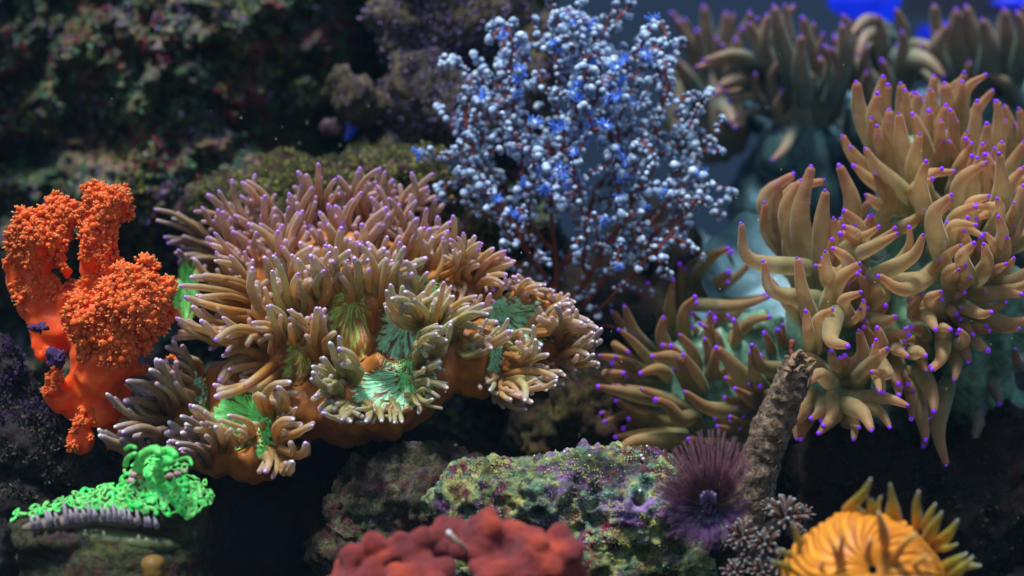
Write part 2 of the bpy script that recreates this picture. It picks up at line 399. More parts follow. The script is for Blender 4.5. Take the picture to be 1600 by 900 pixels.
wallmat = rock_mat('algae_covered_reef_wall', [(.06, .12, .05), (.20, .025, .03), (.17, .18, .05), (.13, .08, .15), (.04, .05, .05), (.10, .14, .08), (.22, .23, .08), (.16, .05, .05)], .7, 6, .3, 11, gain=1.5)
def wallf(u, v):
    px = -260 + 1130 * u; py = 1050 - 1250 * v
    q = Vector((px / 100, py / 100, 0))
    D = 39.5 + 2.2 * noise.fractal(q * .55, .8, 2, 5) + .9 * noise.fractal(q * 2.3 + Vector((5, 5, 5)), .7, 2, 4)
    D -= 1.3 * (1 - min(1, noise.voronoi(q * 1.1)[0][0] * 1.3))
    cx = 560 + 35 * math.sin(py / 60)
    D += 9 * math.exp(-((px - cx) / 62) ** 2) * math.exp(-((py - 150) / 120) ** 2)      # the crevice
    D -= 2.2 * math.exp(-((py - 330) / 90) ** 2) * (.5 + .5 * math.tanh((px - 120) / 160))
    if py < 20 + 30 * math.sin(px / 90): D += .012 * (40 - py)
    p = P(px, py, D); return p
wall, wall_bvh = sheet('reef_wall', wallf, 330, 330, wallmat)
TG = {}
for nm, c in (('green', (.06, .17, .08)), ('maroon', (.20, .025, .045)), ('olive', (.22, .23, .055)), ('mauve', (.17, .12, .25)), ('greygreen', (.14, .22, .16)), ('pale', (.5, .6, .25))):
    TG[nm] = plain(nm + '_turf', c, .8, var=.5, scale=3, bumpk=0)
def patch(nm, s, n, thr, seed, size=.085, per=9, bvh=wall_bvh, box=(-60, -40, 830, 720), lab=None):
    off = Vector((seed * 7.3, seed * 3.3, 0))
    pts = surf_points(bvh, *box, n, seed, lambda x, y: noise.noise(Vector((x / s, y / s, 0)) + off) > thr)
    o = scatter_turf(nm[0], pts, TG[nm[1]], size, per=per, seed=seed); tag(o, lab, 'algae'); return o
patch(('green_turf_algae', 'green'), 90, 4200, .02, 1, lab='deep green turf algae spread over the shaded back reef wall')
patch(('maroon_turf_algae', 'maroon'), 80, 4600, .12, 2, lab='maroon red turf algae in patches on the back reef wall')
patch(('olive_turf_algae', 'olive'), 80, 3600, .15, 3, lab='olive yellow turf algae clumped on the back reef wall')
patch(('mauve_turf_algae', 'mauve'), 75, 3000, .2, 4, lab='mauve grey turf algae tufts on the back reef wall')
patch(('grey_green_turf_algae', 'greygreen'), 60, 3600, .12, 5, lab='grey green turf algae on the back reef wall')
patch(('pale_turf_algae', 'pale'), 26, 1400, .45, 6, .10, 2, lab='tiny pale yellow algae buds dotted on the back reef wall')

def rock(name, ells, mat, label, amp=.22, sc_=.8, seed=1, voxel=.08, pits=.4, cat='rock', kind=None):
    e = ells[0]; base = P(e[0], e[1] + e[4], e[2])
    o, b = blob(name, ells, mat, None, voxel, 3, rdisp(amp, sc_, seed, pits))
    tag(o, label, cat, kind=kind); return o, b

bouldm = rock_mat('olive_mauve_boulder', [(.10, .09, .03), (.07, .055, .07), (.16, .13, .035), (.05, .06, .035), (.12, .08, .10), (.08, .09, .07)], .8, 7, .35, 21, gain=1.3)
bo, bo_b = rock('reef_boulder', [(720, 40, 38, 110, 130, 1.6), (690, 150, 37.5, 75, 85, 1.3), (790, 120, 38.5, 90, 130, 1.4), (710, 190, 37.2, 60, 55, 1.0), (640, 40, 38.5, 60, 80, 1.2)], bouldm, 'blurred olive and mauve boulder behind the blue polyp sea fan', .4, .9, 5, .12)
le, le_b = rock('reef_ledge', [(640, 290, 36, 110, 55, 1.3), (540, 330, 36, 130, 90, 1.3), (720, 380, 36.5, 90, 90, 1.3), (420, 330, 36.5, 120, 70, 1.3)], rock_mat('olive_ledge', [(.11, .12, .03), (.08, .075, .05), (.05, .06, .03), (.13, .08, .10), (.12, .03, .04)], .9, 8, .35, 31, gain=1.3), 'mossy olive ledge behind the crown of the big tentacled coral', .35, 1.0, 6, .11)
o = scatter_turf('ledge_turf_algae', surf_points(le_b, 300, 220, 800, 420, 3000, 9), TG['olive'], .065, per=5); tag(o, 'olive turf algae on the ledge behind the big coral', 'algae')
o = scatter_turf('boulder_turf_algae', surf_points(bo_b, 560, -60, 900, 280, 2200, 10), TG['mauve'], .065, per=4); tag(o, 'mauve algae tufts on the boulder behind the sea fan', 'algae')
rock('added_dark_rock', [(900, 500, 37.5, 150, 90, 1.2), (1010, 420, 38.5, 90, 110, 1.2), (820, 420, 38.5, 90, 90, 1)], darkrock, 'dark blurred rock added behind the foot of the blue polyp sea fan', .3, .9, 24, .13)  # rock added to darken the bright gap behind the fan foot
rock('crevice_stone', [(555, 160, 36.6, 40, 36, .8), (535, 130, 37, 26, 26, .7)], bouldm, 'small grey green knob of rock at the mouth of the dark crevice', .22, 1.5, 8, .08)

# fish whose tail shows at the crevice
pinkm = plain('dusky_pink_scales', (.03, .010, .02), .6, var=.2); bluem = plain('royal_blue_fin', (.004, .02, .25), .4, .04, (.01, .06, 1), var=.1)
t = thing('reef_fish', P(525, 200, 36.6), 'pink fish with royal blue tail edge half hidden at the crevice', 'fish')
blob('body', [(527, 199, 36.6, 18, 17, .06), (512, 199, 36.8, 16, 16, .08)], pinkm, t, .05, 3)
mb = MB(); N = 10; v = []; f = []
for i in range(N + 1):
    a = -1 + 2 * i / N
    for q, (dx, dd) in enumerate(((0, -.02), (10 * math.cos(a * 1.4) + 8, -.015), (10 * math.cos(a * 1.4) + 8, .015), (0, .02))):
        v.append(P(541 + dx - abs(a) * 4, 198 - a * 19 + 2, 36.5 + dd)[:])
for i in range(N):
    for q in range(4): f.append((i * 4 + q, i * 4 + (q + 1) % 4, i * 4 + 4 + (q + 1) % 4, i * 4 + 4 + q))
mb.add(v, f); mb.build('tail_fin', bluem, t)

# dark rocks that carry the corals
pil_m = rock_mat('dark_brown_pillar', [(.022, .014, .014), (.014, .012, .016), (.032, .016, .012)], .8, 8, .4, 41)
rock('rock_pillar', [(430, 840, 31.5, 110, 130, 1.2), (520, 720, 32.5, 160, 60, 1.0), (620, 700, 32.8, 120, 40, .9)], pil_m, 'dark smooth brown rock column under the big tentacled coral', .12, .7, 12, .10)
lr, lr_b = rock('dark_left_rock', [(70, 690, 31.5, 90, 70, 1.0), (-20, 640, 32, 70, 120, 1.0), (150, 740, 31.5, 70, 60, .8), (60, 800, 31.5, 110, 60, .9), (230, 690, 32.2, 70, 90, .8)],
     rock_mat('dark_left_rock_crust', [(.03, .025, .022), (.05, .05, .04), (.045, .02, .04), (.015, .014, .014), (.06, .06, .045)], 1.2, 14, .3, 51), 'dark rock with grey algae fuzz below the orange soft coral', .2, 1.3, 13, .07)
greym = plain('grey_brown_fuzz', (.075, .07, .055), .8, var=.5, bumpk=0); purm = plain('purple_fuzz', (.05, .022, .10), .8, var=.5, bumpk=0)
t_ = lambda x, y: noise.noise(Vector((x / 45, y / 45, 4))) > -.05
o = scatter_turf('grey_algae_fuzz', surf_points(lr_b, -20, 600, 210, 780, 2600, 21, t_), greym, .045, per=5); tag(o, 'grey brown algae fuzz on the dark rock at lower left', 'algae')
o = scatter_turf('purple_algae_fuzz', surf_points(lr_b, 0, 520, 130, 660, 900, 22), purm, .05, per=4); tag(o, 'purple algae fuzz on the dark rock beside the orange trunk', 'algae')

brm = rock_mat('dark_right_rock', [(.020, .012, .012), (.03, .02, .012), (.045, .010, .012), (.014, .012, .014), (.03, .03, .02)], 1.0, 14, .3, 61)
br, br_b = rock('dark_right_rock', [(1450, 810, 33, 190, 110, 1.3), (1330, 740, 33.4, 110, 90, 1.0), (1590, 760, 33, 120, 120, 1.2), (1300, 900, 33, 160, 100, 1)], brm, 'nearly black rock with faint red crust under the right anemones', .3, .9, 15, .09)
o = scatter_turf('dark_algae_fuzz', surf_points(br_b, 1260, 640, 1620, 900, 1500, 23, t_), plain('dark_olive_fuzz', (.05, .045, .03), .8, var=.5, bumpk=0), .05, per=3); tag(o, 'sparse dark olive fuzz on the black rock at lower right', 'algae')
mr, mr_b = rock('mossy_rock', [(930, 640, 34.5, 75, 95, 1.0), (860, 680, 34.8, 60, 60, .9), (1000, 700, 34.6, 80, 60, .9), (920, 770, 34.5, 120, 60, 1)],
     rock_mat('mossy_olive_rock', [(.10, .09, .015), (.09, .012, .02), (.07, .07, .02), (.02, .016, .014), (.13, .11, .02), (.05, .01, .02)], 1.6, 9, .35, 71), 'mossy olive and maroon rock between the big coral and anemones', .2, 1.4, 16, .07)

rm = rock_mat('encrusted_live_rock', [(.18, .015, .04), (.10, .08, .03), (.28, .30, .07), (.50, .54, .18), (.30, .38, .16), (.14, .36, .23), (.09, .15, .07), (.15, .06, .18), (.30, .18, .44), (.18, .015, .04)], 1.0, 8, .14, 83, bumpk=1, gain=1.6, speck=(.7, .72, .5), spd=.72)
fr, fr_b = rock('live_rock', [(980, 800, 28.6, 150, 84, 1.1, 6), (850, 778, 28.8, 130, 74, 1.1), (930, 745, 29.2, 150, 34, .8, 3), (745, 790, 29.0, 80, 66, .8), (1080, 860, 28.5, 100, 60, .9), (900, 880, 28.6, 220, 70, 1.0)],
     rm, 'rock crusted yellow green, purple and maroon in front centre', .24, 1.25, 17, .04, 1.5)
rock('shaded_rock', [(690, 775, 29.8, 110, 74, 1.0), (600, 800, 30, 90, 78, .9), (560, 860, 30, 80, 60, .8)], rock_mat('shaded_rock_crust', [(.09, .10, .035), (.14, .03, .05), (.04, .03, .03), (.15, .17, .05), (.13, .08, .16), (.06, .08, .04)], 1.4, 12, .25, 121), 'maroon and olive rock with painted shade between the big coral and red sponge', .28, 1.3, 33, .055)  # shaded end of the front rock: shade put into darker crust colours
crust = {k: plain(k + '_crust', c, .7, var=.5, scale=18, bumpk=.6) for k, c in (('lime', (.42, .46, .12)), ('violet', (.28, .17, .46)), ('wine', (.26, .015, .06)), ('mint', (.20, .52, .32)), ('chalk', (.5, .52, .45)))}
for i, (k, n, thr, s) in enumerate((('lime', 6000, .17, .012), ('violet', 4600, .22, .011), ('wine', 4600, .2, .012), ('mint', 4200, .22, .011), ('chalk', 420, -.1, .008))):
    off = Vector((i * 9.1, i * 4.2, 3))
    xmin = 730
    pts = surf_points(fr_b, xmin, 690, 1100, 890, n, 30 + i, lambda x, y: noise.noise(Vector((x / 38, y / 30, 0)) + off) > thr)
    mb = MB(); V, F = ICO[2]; V, F = V[:12 * 1 + 30], F
    rg = random.Random(i)
    for p, nn in pts:
        r = s * rg.uniform(.5, 1.5); z = Vector((rg.uniform(.7, 1.4), rg.uniform(.7, 1.4), rg.uniform(.5, 1)))
        bs = ico_lo = None
        q = np.array([[0, 0, 1], [.95, 0, .1], [.3, .9, 0], [-.8, .55, .1], [-.75, -.6, 0], [.35, -.9, .1], [0, 0, -1]]) * r * np.array(z[:])
        M = np.array(nn.to_track_quat('Z', 'Y').to_matrix()); q = q @ M.T + np.array(p[:])
        mb.add(q, [(0, 1, 2), (0, 2, 3), (0, 3, 4), (0, 4, 5), (0, 5, 1), (6, 2, 1), (6, 3, 2), (6, 4, 3), (6, 5, 4), (6, 1, 5)])
    if pts:
        o = mb.build(k + '_crust', crust[k], fr); o['kind'] = 'stuff'

# ---------------------------------------------------------------- tentacles
TIPMESH = {}
def tipmesh(mat):
    if mat.name not in TIPMESH: TIPMESH[mat.name] = sphere_mesh('tentacle_tip', mat, 8, 6)
    return TIPMESH[mat.name]
def tentacle(parent, pts, w0, w1, mat, tip=None, tr=1.15, n=11, sides=9, bulge=0., wob=.0, name='tentacle', tipname='tip', tipin=.35, pw=1.0):
    """pts: list of 3-D points, root first; w: radii in units"""
    v, f, a = tube(pts, w0, w1, n, sides, bulge=bulge, wob=wob, pw=pw)
    base = Vector(pts[0]); mb = MB(); mb.add(v, f, a)
    o = link(name, mb.mesh(name, mat, True, base), parent, base - parent.location)
    if tip:
        r = w1 * tr; e = Vector(v[-1]); d = (e - Vector(v[-2 * sides - 1])).normalized()
        k = link(tipname, tipmesh(tip), o, e - base - d * r * tipin); k.scale = (r, r, r)
    return o

FILL = {}
def fan(parent, keys, n, D, w, mat, tip, dr=.7, jit=9, seed=0, curve=.2, w1=.72, tipr=.66, lenj=.16, sag=0):
    """n tentacles spread along a ridge; keys are (tip px,py, root px,py) along it"""
    rg = random.Random(seed); K = np.array(keys, float); m = len(K) - 1
    for i in range(n):
        u = min(max((i + rg.uniform(-.4, .4)) / max(n - 1, 1), 0), 1) * m; j = min(int(u), m - 1); t = u - j
        k = K[j] * (1 - t) + K[j + 1] * t
        tx, ty, bx, by = k + np.array([rg.uniform(-jit, jit) for _ in range(4)])
        s = 1 + rg.uniform(-lenj, lenj); tx = bx + (tx - bx) * s; ty = by + (ty - by) * s
        dd = rg.uniform(-.45, .45)
        b = P(bx, by, D + dd + dr * .5); e = P(tx, ty, D + dd - dr * .5 + rg.uniform(-.45, .3))
        L = (e - b).length; side = (e - b).cross(Vector((0, 1, 0))).normalized()
        c = rg.uniform(-curve, curve) * L
        p1 = b.lerp(e, .35) + side * c + Vector((0, -.08 * L, 0)); p2 = b.lerp(e, .72) + side * c * .9 + Vector((0, 0, sag * L))
        ww = w * rg.uniform(.75, 1.2) / 100 * D / 30 / 2 * .88
        tentacle(parent, [b, p1, p2, e], ww * 1.15, ww * w1, mat if not isinstance(mat, list) else rg.choice(mat), tip if not isinstance(tip, list) else rg.choice(tip), tipr, tipin=.15)
        for _ in range(4 if parent.name.startswith('elegance') else 0):
            u2 = Vector((rg.uniform(-.14, .14), rg.uniform(-.1, .4), rg.uniform(-.12, .1))); e2 = b + u2 + (e - b) * rg.uniform(.5, .85) + Vector((rg.uniform(-.12, .12), 0, rg.uniform(-.06, .06)))
            v_, f_, a_ = tube([b + u2, p1 + u2 * .8 + Vector((rg.uniform(-.06, .06), 0, 0)), e2], ww * .95, ww * .66, 7, 7)
            FILL.setdefault((parent.name, (mat[0] if isinstance(mat, list) else mat).name), MB()).add(v_, f_, a_)

def disc(parent, px, py, D, rx, ry, rot, tilt, mat, bowl=.35, ruf=.12, kf=5, seed=0, yaw=0, name='oral_disc', off=None):
    """shallow ruffled bowl; tilt = how far its face leans up from facing the camera"""
    k = D / 3000; c = P(px, py, D); nr, na = 14, 72; V = []; F = []; UV = []
    M = Matrix.Rotation(R(yaw), 3, 'Z') @ Matrix.Rotation(R(-tilt), 3, 'X') @ Matrix.Rotation(R(rot), 3, 'Y')
    if off is None: off = (.45 * math.cos(seed * 2.1), .45 * math.sin(seed * 2.1))
    for i in range(nr + 1):
        r = .03 + .97 * i / nr
        for j in range(na + 1):
            a = 2 * math.pi * j / na
            wv = ruf * r ** 2 * (math.sin(kf * a + seed) + .6 * math.sin((kf + 3) * a + seed * 2)) + .012 * math.sin(a * 31 + 4 * noise.noise(Vector((a, r * 3, seed)))) * r
            E = 1 + .28 * noise.noise(Vector((math.cos(a) * 1.6, math.sin(a) * 1.6, seed * 3.3)))
            q = Vector((rx * k * (r * E * math.cos(a) + off[0] * (1 - r) ** 1.3), -bowl * r ** 2 + wv, ry * k * (r * E * math.sin(a) + off[1] * (1 - r) ** 1.3)))
            V.append(c + M @ q - parent.location); UV.append((j / na + .02 * r, r))
    for i in range(nr):
        for j in range(na): a = i * (na + 1) + j; F.append((a, a + 1, a + na + 2, a + na + 1))
    me = bpy.data.meshes.new(name); me.from_pydata([tuple(v) for v in V], [], F)
    uvl = me.uv_layers.new(name='UVMap')
    for l in me.loops: uvl.data[l.index].uv = UV[l.vertex_index]
    me.polygons.foreach_set('use_smooth', [True] * len(me.polygons)); me.materials.append(mat); me.update()
    return link(name, me, parent)

def patch_disc(parent, bvh, px, py, rx, ry, rot, mat, seed=0, off=(0, 0), name='oral_disc'):
    """thin oral disc lying on the mantle; its streaks run from the mouth outwards and die out towards the rim"""
    rx *= .88; ry *= .88; nr, na = 16, 84; V = []; F = []; UV = []; ok = []; cr, sr = math.cos(R(rot)), math.sin(R(rot)); last = None
    for i in range(nr + 1):
        r = .03 + .97 * i / nr
        for j in range(na + 1):
            a = 2 * math.pi * j / na
            E = 1 + .35 * noise.noise(Vector((math.cos(a) * 1.6, math.sin(a) * 1.6, seed * 3.3)))
            x = rx * (r * E * math.cos(a) + off[0] * (1 - r)); y = -ry * (r * E * math.sin(a) + off[1] * (1 - r))
            qx, qy = px + x * cr - y * sr, py + x * sr + y * cr
            p, nn = hit(bvh, qx, qy)
            if p is None: V.append(Vector((0, 0, 0))); ok.append(False)
            else:
                if nn.y > 0: nn = -nn
                V.append(p + nn * (.018 + .014 * math.sin(a * 27 + 5 * noise.noise(Vector((a, r * 2, seed)))) * r ** .5) - parent.location); ok.append(True)
            UV.append((j / na + .03 * r * math.sin(seed), r))
    for i in range(nr):
        for j in range(na):
            a = i * (na + 1) + j; q = (a, a + 1, a + na + 2, a + na + 1)
            if all(ok[k] for k in q) and max((V[q[k]] - V[q[k - 1]]).length for k in range(4)) < .3: F.append(q)
    me = bpy.data.meshes.new(name); me.from_pydata([tuple(v) for v in V], [], F)
    uvl = me.uv_layers.new(name='UVMap')
    for l in me.loops: uvl.data[l.index].uv = UV[l.vertex_index]
    bm = bmesh.new(); bm.from_mesh(me); bmesh.ops.delete(bm, geom=[v for v in bm.verts if not v.link_faces], context='VERTS'); bm.to_mesh(me); bm.free()
    me.polygons.foreach_set('use_smooth', [True] * len(me.polygons)); me.materials.append(mat); me.update()
    return link(name, me, parent)

# ---------------------------------------------------------------- the big tentacled coral in the middle
fold = lambda c: .05 * noise.fractal(c * 1.6, 1, 2, 3) + .045 * math.sin(c.x * 9 + 2.2 * noise.noise(c * 1.1)) + .02 * math.sin(c.x * 23 + 3 * noise.noise(c * 2))
el = thing('elegance_coral', P(560, 690, 31), 'large tan and green coral with hundreds of violet tipped tentacles in the middle', 'coral')
PITS = [(625, 522, 50, 60, .35), (618, 602, 64, 34, .35), (815, 500, 58, 26, .25), (770, 575, 14, 34, .12), (548, 505, 30, 50, .12), (650, 455, 28, 22, .15)]
def mantle_disp(pits):
    def f(c):
        k = c.y / 3000; px, py = 800 + c.x / k, 450 - (c.z - 6) / k; v = fold(c)
        for (x, y, rx, ry, d) in pits:
            q = math.hypot((px - x) / rx, (py - y) / ry)
            if q < 2.2 and c.y < 33: v += -d * math.exp(-q * q * 1.6) + d * .35 * math.exp(-((q - 1.15) / .3) ** 2) * (1 + .6 * math.sin(6 * math.atan2(py - y, px - x) + x))
        return v
    return f
ob, eb = blob('mantle', [
    (520, 460, 32.2, 165, 100, .9), (560, 510, 30.9, 72, 95, .55, 5), (470, 560, 31.2, 85, 90, .6), (590, 570, 31.4, 130, 80, .7),
    (740, 560, 30.4, 78, 62, .5), (700, 480, 31.6, 90, 60, .5), (830, 545, 31.4, 80, 48, .45, -8), (840, 490, 31.5, 60, 40, .4), (625, 530, 30.9, 60, 70, .4),
    (580, 640, 29.9, 78, 46, .5), (620, 600, 30.2, 76, 46, .45), (540, 640, 30.6, 130, 55, .7), (400, 620, 30.9, 90, 75, .5), (720, 440, 32, 60, 50, .5)],
    MANT, el, .06, 4, mantle_disp(PITS))
patch_disc(el, eb, 628, 522, 56, 68, 0, DISCT, 1, (.2, .5))
patch_disc(el, eb, 612, 606, 84, 44, 0, DISCT, 2, (.3, .4))
patch_disc(el, eb, 645, 590, 34, 44, -20, DISCG, 5, (0, .5))
patch_disc(el, eb, 815, 500, 78, 40, 15, DISCT, 3, (-.5, .2))
patch_disc(el, eb, 772, 572, 16, 44, 8, DISCT, 4, (0, .4))
patch_disc(el, eb, 545, 505, 50, 72, 0, DISCY, 8, (.1, .6))
patch_disc(el, eb, 652, 458, 44, 34, -20, DISCG, 9, (.3, .3))
patch_disc(el, eb, 470, 560, 40, 50, 0, DISCY, 12, (.3, .5))
fan(el, [(297, 325, 375, 375), (340, 302, 395, 365), (372, 282, 415, 360), (412, 288, 432, 360), (497, 250, 498, 345), (520, 268, 515, 350), (562, 272, 550, 350), (598, 258, 590, 350), (625, 275, 610, 360), (658, 283, 625, 355), (680, 312, 645, 372)], 24, 32.8, 14, ELEP, TIPV, seed=1)
fan(el, [(330, 345, 385, 400), (370, 325, 400, 400), (420, 330, 430, 405), (452, 310, 452, 400), (482, 302, 480, 390), (515, 318, 515, 400), (548, 310, 542, 400), (592, 300, 582, 400), (632, 312, 612, 400), (684, 335, 650, 405)], 25, 32.3, 14, ELEP, TIPV, seed=2)
fan(el, [(318, 375, 392, 435), (362, 365, 415, 440), (410, 352, 435, 440), (455, 352, 460, 435), (500, 345, 500, 435), (545, 345, 540, 430), (590, 338, 582, 430), (640, 345, 615, 425), (692, 355, 655, 425), (712, 345, 680, 415)], 28, 31.8, 15, [ELEP, ELE], TIPV, seed=3)
fan(el, [(308, 405, 385, 460), (350, 400, 400, 470), (395, 395, 425, 475), (437, 380, 448, 460), (486, 380, 485, 462), (530, 376, 525, 460), (560, 370, 550, 452), (600, 375, 585, 450), (642, 362, 625, 450), (672, 372, 648, 448), (698, 368, 660, 440)], 26, 31.3, 16, ELE, [TIPV, TIPP], seed=4)
fan(el, [(395, 425, 440, 500), (440, 412, 465, 500), (485, 400, 495, 492), (530, 395, 535, 480), (570, 385, 565, 470), (607, 400, 595, 478), (640, 405, 615, 478), (672, 420, 628, 478)], 22, 30.6, 17, [ELE, ELEG], TIPP, seed=5, dr=.7)
fan(el, [(300, 432, 392, 462), (296, 470, 385, 482), (292, 500, 385, 500), (300, 520, 395, 520), (352, 500, 425, 530), (330, 545, 410, 545), (352, 570, 425, 565), (332, 612, 412, 582)], 22, 30.5, 16, ELE, [TIPV, TIPP], seed=6, dr=.8, lenj=.22)
fan(el, [(455, 430, 480, 480), (500, 420, 505, 478), (545, 408, 545, 465), (590, 405, 580, 460), (640, 425, 610, 470)], 12, 30.5, 16, [ELE, ELEG], [TIPP, TIPV], seed=25, lenj=.25)
fan(el, [(400, 500, 440, 540), (425, 470, 450, 530), (455, 480, 470, 535), (480, 500, 490, 545), (505, 475, 500, 540), (513, 495, 505, 550)], 11, 30.0, 13, [ELE, ELEG], TIPP, seed=7)
fan(el, [(532, 530, 548, 590), (520, 545, 540, 600), (476, 574, 530, 598), (492, 604, 540, 618), (494, 642, 540, 625), (512, 652, 552, 634), (546, 664, 562, 632)], 15, 29.4, 14, ELEG, [TIPP, TIPW], seed=10, lenj=.12, jit=5)
fan(el, [(572, 655, 576, 632), (606, 660, 606, 632), (640, 660, 628, 630), (662, 640, 645, 620), (700, 605, 655, 602), (682, 585, 645, 585), (690, 560, 655, 570)], 10, 29.3, 10, [ELEG], [TIPW], seed=11, lenj=.1, jit=4, w1=.9)
fan(el, [(608, 442, 642, 500), (600, 478, 655, 502), (662, 450, 660, 505), (690, 455, 672, 510), (722, 462, 685, 515), (757, 484, 695, 528), (782, 504, 712, 535), (792, 528, 728, 545), (770, 545, 722, 548)], 22, 29.8, 14, [ELEG, ELE], [TIPP, TIPW], seed=12, jit=5, curve=.18)
fan(el, [(690, 505, 652, 548), (700, 510, 655, 555), (690, 535, 655, 565), (686, 520, 648, 560)], 6, 29.5, 13, ELEG, TIPW, seed=13)
fan(el, [(800, 428, 796, 470), (816, 432, 806, 470), (838, 445, 818, 474), (862, 452, 828, 480), (872, 470, 842, 486), (890, 480, 850, 500), (900, 500, 862, 512)], 20, 31.4, 12, [ELE, ELED], [TIPW, TIPP], seed=14, jit=5)
fan(el, [(852, 480, 838, 520), (882, 480, 852, 520), (910, 500, 872, 530), (930, 514, 882, 535), (930, 534, 880, 548), (927, 560, 880, 560), (905, 575, 862, 565), (880, 592, 850, 575)], 26, 30.7, 13, [ELE, ELED], [TIPW], seed=15, jit=6)
fan(el, [(832, 512, 796, 545), (838, 530, 800, 555), (845, 555, 795, 570), (868, 585, 800, 588), (860, 600, 795, 592), (820, 632, 785, 600), (800, 628, 778, 598), (770, 612, 765, 592)], 19, 29.9, 13, [ELE, ELEG], TIPW, seed=16, jit=5)
fan(el, [(700, 372, 700, 425), (726, 366, 712, 428), (742, 382, 722, 436), (758, 380, 732, 440), (780, 395, 740, 445), (800, 402, 752, 438), (795, 428, 755, 455), (770, 452, 730, 465), (775, 475, 735, 478), (700, 470, 690, 440)], 24, 31.3, 12, [ELE, ELEP], [TIPP, TIPV], seed=17, jit=6)
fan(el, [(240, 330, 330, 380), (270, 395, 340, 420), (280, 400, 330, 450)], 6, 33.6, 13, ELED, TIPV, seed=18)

el2 = thing('elegance_coral', P(370, 750, 30.2), 'dusky tentacled coral bowl with bright green disc, low left of the big coral', 'coral')
ob, eb2 = blob('mantle', [(372, 716, 30.0, 78, 34, .45, -6), (385, 670, 30.5, 72, 66, .45), (300, 665, 30.9, 62, 40, .35, -20), (340, 640, 31.0, 60, 50, .3)], MANT, el2, .05, 5, mantle_disp([(368, 648, 54, 54, .3), (425, 690, 20, 30, .18)]))
patch_disc(el2, eb2, 366, 645, 78, 72, -25, DISCG, 6, (.5, -.4))
patch_disc(el2, eb2, 424, 688, 30, 42, 0, DISCG, 7, (.1, -.4))
disc(el2, 305, 610, 30.6, 26, 26, -20, 10, DISCT, .1, .08, 4, 11)
disc(el2, 292, 455, 32.9, 20, 50, 4, 0, DISCG, .1, .08, 4, 10)
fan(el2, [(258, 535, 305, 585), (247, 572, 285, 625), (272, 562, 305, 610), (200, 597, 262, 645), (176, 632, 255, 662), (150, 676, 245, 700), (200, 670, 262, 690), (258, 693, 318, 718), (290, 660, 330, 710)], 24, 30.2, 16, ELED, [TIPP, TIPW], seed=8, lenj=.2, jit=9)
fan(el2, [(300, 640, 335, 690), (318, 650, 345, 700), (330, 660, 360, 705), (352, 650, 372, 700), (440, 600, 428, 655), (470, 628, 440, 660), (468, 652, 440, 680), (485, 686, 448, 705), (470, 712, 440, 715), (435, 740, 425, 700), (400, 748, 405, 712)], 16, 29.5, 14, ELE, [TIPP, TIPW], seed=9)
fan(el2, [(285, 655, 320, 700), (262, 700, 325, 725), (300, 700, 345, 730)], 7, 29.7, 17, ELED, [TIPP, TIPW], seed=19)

for (pn, mn), mb in FILL.items():
    o = mb.build('short_tentacles', bpy.data.materials[mn], bpy.data.objects[pn]); o['kind'] = 'stuff'
# ---------------------------------------------------------------- anemones on the right
def strokes(parent, L, D, mat, tip, seed=0, more=0., ws=1., wtip=.38, tr=.95, dr=1.0, spread=.5, bulge=.08):
    rg = random.Random(seed)
    if more:
        E = []
        for s in L:
            for _q in range(2 if more and rg.random() < more else 0):
                a = R(rg.uniform(-32, 32)); ca, sa = math.cos(a), math.sin(a); q = []
                sh = rg.uniform(.75, 1.05); ox, oy = rg.uniform(-16, 16), rg.uniform(-14, 14)
                for k in (0, 2): dx, dy = (s[k] - s[4]) * sh, (s[k + 1] - s[5]) * sh; q += [s[4] + ox + dx * ca - dy * sa, s[5] + oy + dx * sa + dy * ca]
                E.append((*q, s[4] + ox, s[5] + oy, s[6] * rg.uniform(.7, .95), (s[7] if len(s) > 7 else 0) + rg.uniform(.3, .9)))
        L = list(L) + E
    for s in L:
        tx, ty, mx, my, bx, by, w = s[:7]; dd = s[7] if len(s) > 7 else 0
        off = rg.uniform(-spread, spread) + dd
        b, m, e = P(bx, by, D + off + dr * .5), P(mx, my, D + off - dr * .15), P(tx, ty, D + off - dr * .5)
        k = D / 3000; w0 = w * k / 2 * .86 * ws
        tentacle(parent, [b, m, e], w0 * rg.uniform(.95, 1.1), w0 * wtip * rg.uniform(.9, 1.2), mat, TIPAD if tip is TIPA and rg.random() < .2 else tip, tr=(rg.uniform(.024, .038) * D / 30) / (w0 * wtip) if tr is None else tr, n=14, sides=12, bulge=bulge + rg.uniform(0, .15), pw=1.7, tipin=.3)
GRP = 'purple tipped anemones on the right of the reef'
strk = lambda c: .04 * math.sin(c.x * 16 + 3 * noise.noise(c)) + .05 * noise.noise(c * 2.5)
# B: centre right
an = thing('sea_anemone', P(1310, 640, 32), 'peach anemone with purple tipped arms curling behind the top of the brown tube', 'anemone', GRP)
blob('column', [(1300, 500, 32.6, 70, 95, .6), (1400, 460, 32.8, 90, 60, .6), (1300, 600, 32.2, 60, 60, .5), (1420, 520, 32.6, 70, 50, .5)], TEAL, an, .08, 5, strk)
strokes(an, [(1240, 272, 1194, 318, 1250, 420, 36, .6), (1252, 282, 1228, 335, 1262, 440, 38, .4), (1268, 260, 1250, 345, 1275, 460, 44, .2), (1290, 298, 1284, 355, 1290, 450, 42), (1312, 258, 1332, 330, 1300, 430, 38, .5), (1366, 268, 1392, 315, 1346, 385, 32, .7),
    (1303, 341, 1300, 385, 1298, 440, 34), (1319, 329, 1342, 360, 1318, 420, 34), (1337, 352, 1350, 380, 1330, 420, 30)], 31.8, ANE, TIPA, 1, more=.8, tr=None)
